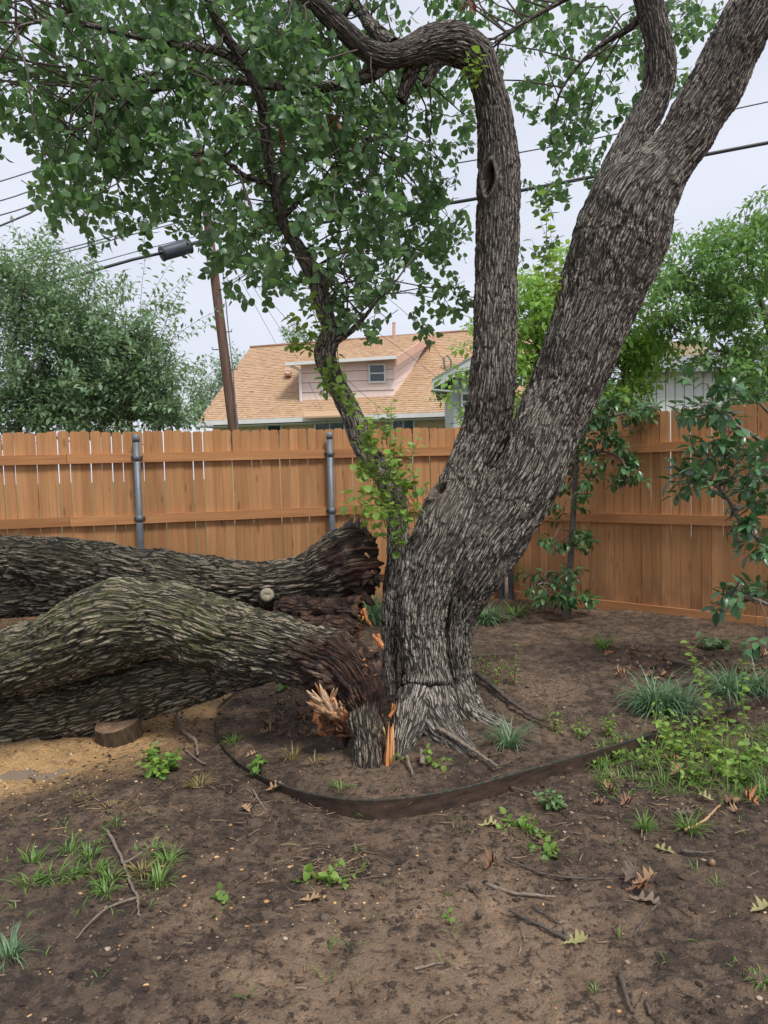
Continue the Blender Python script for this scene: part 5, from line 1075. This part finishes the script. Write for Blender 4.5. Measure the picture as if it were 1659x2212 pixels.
LLP = [(70, 1865, 'leftmost tuft of the lower left grass patch'), (150, 1840, 'upper left tuft of the lower left grass patch'), (195, 1850, 'upper right tuft of the lower left grass patch, beside the long twig'), (115, 1900, 'middle left tuft of the lower left grass patch'), (160, 1895, 'middle tuft of the lower left grass patch'),
       (205, 1885, 'middle right tuft of the lower left grass patch'), (230, 1930, 'lowest tuft of the lower left grass patch'), (60, 1915, 'lower left tuft of the lower left grass patch'), (330, 1845, 'tuft right of the long twig, top one'), (365, 1865, 'tuft farthest right of the long twig'), (305, 1885, 'straw coloured tuft just right of the long twig'), (345, 1910, 'small tuft below right of the long twig'), (240, 1900, 'tuft touching the long twig on its left')]
for i, (x, y, lab) in enumerate(LLP):
    tuft('grass_tuft', lab, 'grass', x, y, 26 if i != 10 else 30, .075, .085, M_GRASS if i != 10 else M_DRYG, .0048, .8, GG, i)
def weed(name, label, x, y, stems, sz, mat, kind='round', smat=None, cat='weed', seed=0, hang=0.1, group='weeds'):
    rg = np.random.default_rng(seed+int(x+3*y)); c = GD(x, y); b = thing(name, label, cat, c, group); L, T = Leaves(), Twigs()
    for (dx, dy, h, n) in stems:
        d = np.array([px(dx, c[1]), rg.normal()*.04+dy, h]); shoot(L, T, c+np.array([rg.normal()*.01, rg.normal()*.01, -.005]), d, np.linalg.norm(d), n, sz, rg, droop=.1, lean=.5, hang=hang, r=.0022, start=.1)
    L.build('leaves', kind, mat, b); T.build('stems', smat or M_STEMG, b); return b
def rs_(rg, n, dx, h, nl): return [(rg.uniform(-dx, dx), rg.uniform(-.06, .06), h*rg.uniform(.5, 1.1), nl) for _ in range(n)]
R_ = random.Random(3)
weed('leafy_weed', 'leafy bright green weed beside the pale stick left of the edging', 350, 1672, rs_(R_, 12, 38, .09, 8), .034, M_WEED)
weed('leafy_weed', 'yellow green weed next to the sawn log round', 322, 1640, rs_(R_, 6, 20, .06, 7), .025, M_WEED)
weed('leafy_weed', 'small heart leaved weed inside the edging on the left', 552, 1668, rs_(R_, 5, 14, .07, 6), .03, M_WEED)
weed('leafy_weed', 'bright weed glimpsed under the fallen trunk', 622, 1488, rs_(R_, 6, 16, .05, 7), .04, M_WEED)
weed('leafy_weed', 'pale weed under the fallen trunk left of the edging end', 460, 1505, rs_(R_, 5, 16, .04, 7), .035, M_WEEDG)
weed('creeping_weed', 'bright creeping weed left of centre on the open soil', 700, 1900, [(60, 0, .02, 7), (100, .02, .03, 8), (-40, 0, .03, 8), (-60, -.02, .02, 7), (20, 0, .06, 7), (35, .02, .09, 7)], .03, M_LEAF_B, 'heart')
weed('creeping_weed', 'yellow green creeping weed on the soil below the edging, centre right', 1120, 1790, [(-60, 0, .03, 8), (70, -.08, .02, 8), (80, -.12, .02, 7), (-20, .03, .05, 7), (20, .03, .05, 7), (40, -.03, .04, 8), (-40, -.05, .02, 6)], .03, M_WEED)
weed('leafy_weed', 'grey green lobed weed below the edging', 1195, 1745, rs_(R_, 9, 40, .07, 7), .034, M_WEEDG, 'ellip')
weed('creeping_weed', 'lower yellow green weed right of the curled brown leaf', 1185, 1838, rs_(R_, 5, 30, .03, 6), .028, M_WEED)
weed('tiny_seedling', 'tiny bright seedling on the dark soil, lower left of centre', 478, 1945, rs_(R_, 3, 10, .03, 4), .022, M_WEED)
weed('tiny_seedling', 'tiny yellow seedling on the soil near the long grey twig', 960, 1960, rs_(R_, 2, 5, .04, 4), .022, M_WEED)
weed('tall_sprig', 'tall yellow green sprig standing at right edge, left one', 1545, 1590, [(-20, 0, .50, 20), (-30, .02, .42, 16), (15, 0, .2, 10)], .034, M_LEAF_B)
weed('tall_sprig', 'tall yellow green sprig standing at right edge, right one', 1610, 1570, [(0, 0, .38, 14), (12, 0, .22, 10)], .034, M_LEAF_B)
for i, (x, y, lab) in enumerate([(1470, 1640, 'broad weed mound at the left of the green corner'), (1400, 1665, 'weed mound next to the edging where the green corner begins'), (1550, 1640, 'leafy weed mound under the left tall sprig'), (1620, 1650, 'weed mound at the right edge'), (1500, 1690, 'lower weed mound in the green corner'), (1330, 1648, 'low clover like weed hugging the edging outside'), (1590, 1690, 'lowest right weed mound in the green corner'), (1440, 1600, 'weed leaning over the edging at right')]):
    weed('leafy_weed', lab, x, y, rs_(R_, 8, 60, .21 if i != 5 else .05, 9), .029 if i != 5 else .02, (M_LEAF_B, M_WEED)[i % 2], ('round', 'ellip', 'heart')[i % 3])
for i, (x, y, lab) in enumerate([(1075, 1495, 'thin leafy sprouts rising right of the trunk base'), (1110, 1480, 'taller thin sprouts with reddish stems right of the trunk'), (1190, 1580, 'thin yellow sprouts above the root to the right'), (1245, 1585, 'low yellow sprout at the far end of the root'), (1040, 1470, 'wispy sprouts touching the right side of the trunk'), (1310, 1590, 'sprout cluster just inside the edging at right')]):
    weed('thin_sprout', lab, x, y, rs_(R_, 6, 30, .26 if i in (0, 1, 4) else .11, 8), .026, M_WEED, 'ellip', M_STEMR)
weed('vine', 'ivy like vine trailing over the roots at the split base', 905, 1640, [(-90, -.05, .06, 9), (60, -.05, .03, 10), (100, -.03, .02, 9), (30, 0, .07, 7)], .028, M_WEED, 'heart', M_STEMR, 'vine')
weed('leafy_weed', 'low rosette weed at the foot of the right fence', 1555, 1400, rs_(R_, 9, 45, .06, 7), .045, M_WEEDG)
# soft green carpet of tiny blades in the right corner
rg = np.random.default_rng(77); mb = MB()
for _ in range(400):
    x, y = rg.uniform(1290, 1700), rg.uniform(1575, 1720)
    if y < 1575+max(0, (1480-x))*.28 or (y > 1690 and x < 1500 and rg.random() < .6): continue
    p = G(x, y, .02); p[2] = H(p[0], p[1]); blades(mb, p, 4, .085, .06, rg, .004, .9, 4)
mb.build('ground_cover', M_GRASS, None, True, kind='stuff', label='loose green grass covering the right corner outside the edging', category='grass')

# ------------------------------------------------------------------ sticks, oak leaves, acorns, stones
def stick(label, pts, r, mat=M_STICK, side=(), name='stick', cat='stick'):
    rr = random.Random(len(label)); c0 = GD(*pts[0][:2]); b = None
    def path(pl, r_): 
        out = []
        for q in pl: 
            g = GD(q[0], q[1]); g[2] += r_+(q[2] if len(q) > 2 else 0.006); out.append(g-c0)
        C = spline([(*g, r_) for g in out], .015)[0]; C[:, :3] += np.array([[rr.uniform(-.25, .25)*r_ for _ in range(3)] for _ in C]); return C
    C = path(pts, r); mb = MB(); n = len(C); mb.pipe(C[:, :3], [r*(1-.5*i/n)*rr.uniform(.85, 1.15) for i in range(n)], 7)
    if not side: return mb.build(name, mat, None, True, c0, label=label, category=cat, group='fallen sticks')
    b = thing(name, label, cat, c0, 'fallen sticks'); mb.build('main_stem', mat, b, True)
    for s_ in side:
        C = path(s_, r*.7); n = len(C); MB().pipe(C[:, :3], [r*.7*(1-.5*i/n) for i in range(n)], 6).build('side_twig', mat, b, True)
    return b
stick('long crooked forked twig on the soil at lower left', [(232, 1800), (262, 1860), (285, 1920), (297, 1945), (300, 1985)], .007, side=[[(296, 1945), (240, 1965), (200, 1995), (165, 2035)], [(270, 1870), (310, 1845), (335, 1825)]])
stick('pale curved branch piece lying inside the sawdust edge', [(380, 1560, .02), (400, 1590, .01), (422, 1610, .01), (428, 1640, .01)], .014)
stick('thin dark stick leaning right of the pale branch piece', [(400, 1625), (430, 1648), (445, 1655)], .006)
stick('grey twig right of centre on the open soil', [(1050, 1917), (1090, 1932), (1130, 1940), (1200, 1945)], .008)
stick('forked dark twig with an olive leaf at lower right', [(1230, 2040), (1180, 2015), (1100, 1975)], .008, M_TWIG, [[(1230, 2038), (1205, 2000), (1150, 1965)], [(1200, 2025), (1165, 2005), (1160, 1992)]])
stick('long thin twig below the creeping weed at right', [(1090, 1860), (1180, 1895), (1290, 1905), (1375, 1900)], .005, M_TWIG)
stick('faint long twig slanting below the oak leaf cluster', [(1425, 1955), (1395, 1990), (1370, 2030)], .005, M_TWIG)
stick('bare grey root branch reaching from trunk to the edging', [(945, 1600, .05), (975, 1612, .04), (1030, 1640, .02), (1075, 1668, .015)], .013)
stick('dark branch lying in the bed right of the trunk', [(1030, 1470, .03), (1070, 1500, .02), (1120, 1540, .015), (1175, 1570, .01)], .018, M_TWIG)
stick('short flat grey wood chunk upright before the roots', [(912, 1658), (910, 1640, .03)], .015)
stick('small grey stick left of the wood chunk at the roots', [(878, 1645, .02), (892, 1680)], .009)
stick('small brown stick at the bottom right edge', [(1395, 2170), (1405, 2200)], .006, M_TWIG)
stick('short dark stick at bottom centre right', [(1340, 2115), (1352, 2160), (1368, 2200)], .008, M_TWIG)
stick('pale dry root fragment at lower centre', [(895, 2102), (930, 2092), (955, 2088)], .005)
stick('tan peeled twig curving at right edge', [(1480, 1800), (1520, 1780), (1555, 1745)], .007, simple('tan_peeled', (0.35, 0.2, 0.1), (0.5, 0.32, 0.18), 50, .7))
stick('short twig left of the forked dark twig', [(1010, 1918), (1035, 1945)], .005, M_TWIG)
stick('brown stick at right on the soil near the acorn', [(1470, 1845), (1510, 1850), (1545, 1848)], .008, M_TWIG)
stick('dark twig leading down from the edging at left', [(545, 1710), (560, 1735), (575, 1755)], .006)
stick('thin stick in front of the edging, right of centre', [(1105, 1705), (1150, 1718), (1200, 1722)], .004, M_TWIG)
stick('long curved dark stick in the bed near the right fence', [(1010, 1425, .01), (1060, 1420, .01), (1120, 1418, .01)], .006, M_TWIG)
stick('dark stick on soil above the liriope tuft', [(1440, 1430), (1480, 1440), (1510, 1445)], .01, M_TWIG)
def oak_mesh(name, seed, curl):
    rr = random.Random(seed); half = [(.03, 0), (.04, .12), (.12, .2), (.07, .27), (.28, .36), (.25, .44), (.09, .43), (.10, .52), (.34, .66), (.29, .73), (.11, .66), (.10, .74), (.22, .88), (.15, .92), (.05, .88), (.02, 1.0)]
    half = [(x*rr.uniform(.85, 1.2), y) for x, y in half]; mid = [(0, y) for _, y in half]
    def z(x, y): return curl*(x*x*5)+curl*.5*(y-.45)**2+.03*math.sin(9*y+seed)
    V = [(x, y, z(x, y)) for x, y in mid]+[(x, y, z(x, y)) for x, y in half]+[(-x, y, z(-x, y)+.02) for x, y in half]; n = len(half); F = []
    for i in range(n-1): F += [(i, n+i, n+i+1, i+1), (i, i+1, 2*n+i+1, 2*n+i)]
    V += [(.008, 0, 0), (-.008, 0, 0), (.005, -.22, .05), (-.005, -.22, .05)]; k = 3*n; F.append((k, k+1, k+3, k+2))
    return V, F
def oakmat(nm, a, b): return leaf_mat(nm, a, b, tuple(x*.6 for x in b), .65, .12, .3)
OM = [oakmat('oak_tan', (.30, .18, .10), (.42, .27, .15)), oakmat('oak_brown', (.16, .075, .04), (.26, .13, .075)), oakmat('oak_olive', (.24, .22, .09), (.36, .33, .15)), oakmat('oak_grey', (.14, .10, .075), (.22, .165, .125)), oakmat('oak_orange', (.33, .14, .06), (.44, .2, .09))]
def oak(label, x, y, size, rot, m, curl=.5, seed=0, tilt=0.1, lift=.01):
    size *= .84; V, F = oak_mesh('oak_leaf', seed, curl); me = mesh('oak_leaf', np.array(V)*size, F, OM[m], True, {'rnd': np.full(len(V), .3)})
    o = link('oak_leaf', me, None, GD(x, y, lift), label=label, category='leaf', group='fallen oak leaves'); o.rotation_euler = (tilt, random.Random(seed).uniform(-.15, .15), rot)
oak('tan oak leaf on top of the leaf cluster at lower right', 1370, 1932, .115, -1.3, 0, .6, 1, .2, .03)
oak('grey brown oak leaf behind the tan one in the cluster', 1350, 1920, .11, -.7, 3, .5, 2, .3, .02)
oak('grey oak leaf under the tan one pointing down right', 1360, 1945, .12, -2.0, 3, .4, 3, -.05, .012)
oak('brown oak leaf at the left end of the leaf cluster', 1352, 1935, .10, -1.6, 1, .6, 4, .1, .02)
oak('olive oak leaf lying alone right of the long thin twig', 1462, 1852, .10, .9, 2, .2, 5)
oak('olive oak leaf at the fork of the dark twig', 1218, 2046, .095, -1.35, 2, .3, 6)
oak('pale tan oak leaf alone left of centre on dark soil', 648, 1952, .085, -1.5, 0, .3, 7)
oak('curled brown leaf left of the grey twig', 1048, 1892, .075, -1.0, 1, 1.6, 8, .3, .02)
oak('pale olive oak leaf left of the creeping weed at right', 1032, 1788, .10, -1.7, 2, .4, 9)
oak('tan oak leaf at the edging bend on the left', 575, 1712, .10, -1.1, 0, .4, 10)
oak('small tan leaf on the soil left of the edging bend', 540, 1760, .08, .6, 0, .4, 11)
oak('orange curled leaf at the right edge', 1640, 1755, .10, .5, 4, 1.2, 12, .4, .02)
oak('olive oak leaf at the right edge below', 1622, 1978, .10, -1.2, 2, .4, 13)
oak('big tan leaf among the weeds of the green corner', 1450, 1690, .11, -1.0, 0, .5, 14, .3, .03)
oak('brown oak leaf below the edging at centre right', 1115, 1712, .09, 1.2, 1, .6, 15)
oak('tan oak leaf outside the edging near the clover like weed', 1310, 1708, .085, -.4, 0, .5, 16)
oak('brown oak leaf in the bed before the right fence', 1305, 1418, .10, -1.2, 4, .5, 17)
oak('tan leaf pale on the soil at left below the fallen trunk', 530, 1640, .08, -.9, 0, .4, 18)
oak('brown leaf at the root of the split base', 640, 1555, .12, -1.7, 1, .5, 19)
oak('tan oak leaf near the second grass tuft at right', 1460, 1760, .085, -2.0, 3, .4, 20)
oak('olive leaf right of the second grass tuft', 1545, 1735, .09, .8, 2, .4, 21)
# acorns
M_ACN = simple('acorn_shell', (0.16, 0.085, 0.045), (0.27, 0.16, 0.09), 30, .5, .1)
for lab, x, y, s_ in (('round acorn at left of centre on the dark soil', 703, 1993, .017), ('acorn left of the grey twig, lower centre', 1036, 1980, .013), ('dull acorn at lower centre', 897, 1988, .014), ('acorn below the edging beside the pebbles', 1231, 1897, .014), ('pale brown acorn at right near the brown stick', 1537, 1870, .015)):
    b = thing('acorn', lab, 'acorn', GD(x, y, s_*.75), 'acorns on the soil')
    ts = np.linspace(0, math.pi, 9); mb = MB(); mb.pipe([(0, 0, s_*-math.cos(t)) for t in ts], [max(s_*math.sin(t)*.95, .0003) for t in ts], 12); mb.build('nut', M_ACN, b, True)
    mb = MB(); mb.pipe([(0, 0, s_*z) for z in (.45, .5, .8, 1.0, 1.15)], [s_*q for q in (.92, .98, .7, .3, .1)], 12); mb.build('cap', M_TWIG, b, True); b.rotation_euler = (1.0, .5, x)
# loose bits nobody could count
def scatter(name, label, cat, n, region, sizes, mat, flat, seed, dens=None):
    rg = np.random.default_rng(seed); ico = [(0, 0, 1), (.89, 0, .45), (.28, .85, .45), (-.72, .53, .45), (-.72, -.53, .45), (.28, -.85, .45), (.72, .53, -.45), (-.28, .85, -.45), (-.89, 0, -.45), (-.28, -.85, -.45), (.72, -.53, -.45), (0, 0, -1)]
    fc = [(0, 1, 2), (0, 2, 3), (0, 3, 4), (0, 4, 5), (0, 5, 1), (1, 6, 2), (2, 7, 3), (3, 8, 4), (4, 9, 5), (5, 10, 1), (2, 6, 7), (3, 7, 8), (4, 8, 9), (5, 9, 10), (1, 10, 6), (11, 7, 6), (11, 8, 7), (11, 9, 8), (11, 10, 9), (11, 6, 10)]
    ico = np.array(ico); fc = np.array(fc); x0, x1, y0, y1 = region
    n_ = n*3; xs = rg.uniform(x0, x1, n_); ys = rg.uniform(y0, y1, n_)
    if dens is not None: k = rg.random(n_) < dens(xs, ys); xs, ys = xs[k], ys[k]
    k = rg.random(len(xs)) < np.clip(0.12+1.1*sstep(-0.15, 0.35, fbm2(xs, ys, 1.6, 4, seed*3.3)), 0, 1); xs, ys = xs[k], ys[k]
    xs, ys = xs[:n], ys[:n]; z = height(xs, ys); n = len(xs)
    s = rg.uniform(0, 1, n)**2.2*(sizes[1]-sizes[0])+sizes[0]; el = rg.uniform(.6, 1.5, (n, 3))*np.array([1, 1, flat]); V = ico[None]*(1+.25*rg.normal(size=(n, 12, 1)))*s[:, None, None]*el[:, None]
    a = rg.random(n)*6.283; c, si = np.cos(a)[:, None], np.sin(a)[:, None]; V = np.stack([V[..., 0]*c-V[..., 1]*si, V[..., 0]*si+V[..., 1]*c, V[..., 2]], -1)
    V += np.stack([xs, ys, z+s*flat*.35], -1)[:, None]
    link(name, mesh(name, V.reshape(-1, 3), ((np.arange(n)*12)[:, None, None]+fc[None]).reshape(-1, 3), mat, False, {'rnd': np.repeat(rg.random(n), 12)}), None, kind='stuff', label=label, category=cat)
def rndmat(nm, *st, rough=.85):
    N = Nodes(nm); N.set(Base_Color=N.ramp(N.attr('rnd'), *st), Roughness=rough, Specular_IOR_Level=.3); return N.m
M_PEB = rndmat('pebbles', (0, (.10, .075, .055)), (.5, (.22, .155, .105)), (.9, (.31, .225, .155)), (1, (.42, .34, .27)))
M_CLOD = rndmat('clods', (0, (.03, .021, .016)), (.6, (.07, .048, .034)), (1, (.13, .088, .06)), rough=.95)
M_CHIP = rndmat('chips', (0, (.36, .19, .08)), (.6, (.58, .35, .15)), (1, (.7, .5, .3)))
scatter('soil_clods', 'small dark crumbs of soil on the ground', 'soil', 5200, (-2.4, 2.9, 1.5, 5.2), (.002, .011), M_CLOD, .6, 1)
scatter('pebbles', 'tiny tan pebbles scattered over the soil', 'pebbles', 2800, (-1.9, 2.6, 1.6, 4.8), (.0016, .0085), M_PEB, .6, 2, lambda x, y: .35+.65*(x > 0))
scatter('wood_chips', 'pale wood chips and sawdust flakes scattered at left', 'wood chips', 3600, (-2.6, 1.2, 1.8, 4.8), (.002, .0085), M_CHIP, .35, 3, lambda x, y: np.clip(.05+.95*np.exp(-(np.minimum(segd(x, y, a0, a1), segd(x, y, a1, a2))/.32)**2)+.12*(x < -.1), 0, 1))
mb = MB(); rg = np.random.default_rng(12)
for k_ in range(1250):
    x, y = rg.uniform(-1.9, 2.6), rg.uniform(1.7, 5.2)
    if k_ > 650: q_ = GD(rg.normal(*((600, 90), (1130, 80), (720, 60), (1480, 120), (240, 90))[k_ % 5]), rg.normal(*((1760, 45), (1800, 35), (1885, 25), (1720, 40), (1720, 35))[k_ % 5])); x, y = q_[0], q_[1]
    L_ = rg.uniform(.015, .09); a = rg.random()*6.283; c = np.array([x, y, H(x, y)+.008]); d = np.array([math.cos(a), math.sin(a), rg.normal()*.08])*L_/2; k = rv(rg)*L_*.12
    mb.cur = rg.random(); mb.pipe([c-d, c+k*[1, 1, .3], c+d], [.0022, .0019, .0012], 4)
mb.build('twig_litter', rndmat('litter', (0, (.05, .035, .025)), (.6, (.15, .105, .07)), (1, (.34, .24, .14))), None, True, kind='stuff', label='fine broken twigs and straw littering the soil', category='litter')
mb = MB(); rr = random.Random(4)
for i in range(170):
    if i < 100: x, y = rr.uniform(1320, 1680), rr.uniform(1400, 1470)
    elif i < 125: x, y = rr.uniform(1300, 1680), rr.uniform(1600, 1760)
    else: x, y = rr.uniform(560, 700), rr.uniform(1520, 1600)
    p = GD(x, y, .008); V, F = oak_mesh('l', i, rr.uniform(.2, 1)); sz = rr.uniform(.04, .075); a = rr.uniform(0, 6.28); tl = rr.uniform(-.3, .3); mb.cur = rr.random()
    V = np.array(V)*sz; V = np.stack([V[:, 0]*math.cos(a)-V[:, 1]*math.sin(a), V[:, 0]*math.sin(a)+V[:, 1]*math.cos(a), V[:, 2]+V[:, 1]*tl*.5+.004], -1); mb.add(V+p, F)
mb.build('leaf_litter', rndmat('leaf_litter', (0, (.10, .05, .03)), (.5, (.22, .125, .075)), (1, (.36, .24, .14))), None, True, kind='stuff', label='brown dead leaves strewn along the right fence and green corner', category='litter')

rg = np.random.default_rng(55); mb = MB()
for _ in range(90):                                    # stray sprigs too small and many to count
    x, y = rg.uniform(20, 1640), rg.uniform(1690, 2160)
    if rg.random() < .5: x, y = rg.normal(180, 110), rg.normal(1870, 60)
    p = GD(float(np.clip(x, -20, 1680)), float(y)); blades(mb, p, int(rg.integers(2, 6)), .04*rg.uniform(.6, 1.6), .04, rg, .0034, .9, 4)
mb.build('grass_sprigs', M_GRASS, None, True, kind='stuff', label='stray short grass sprigs dotted over the open soil', category='grass')
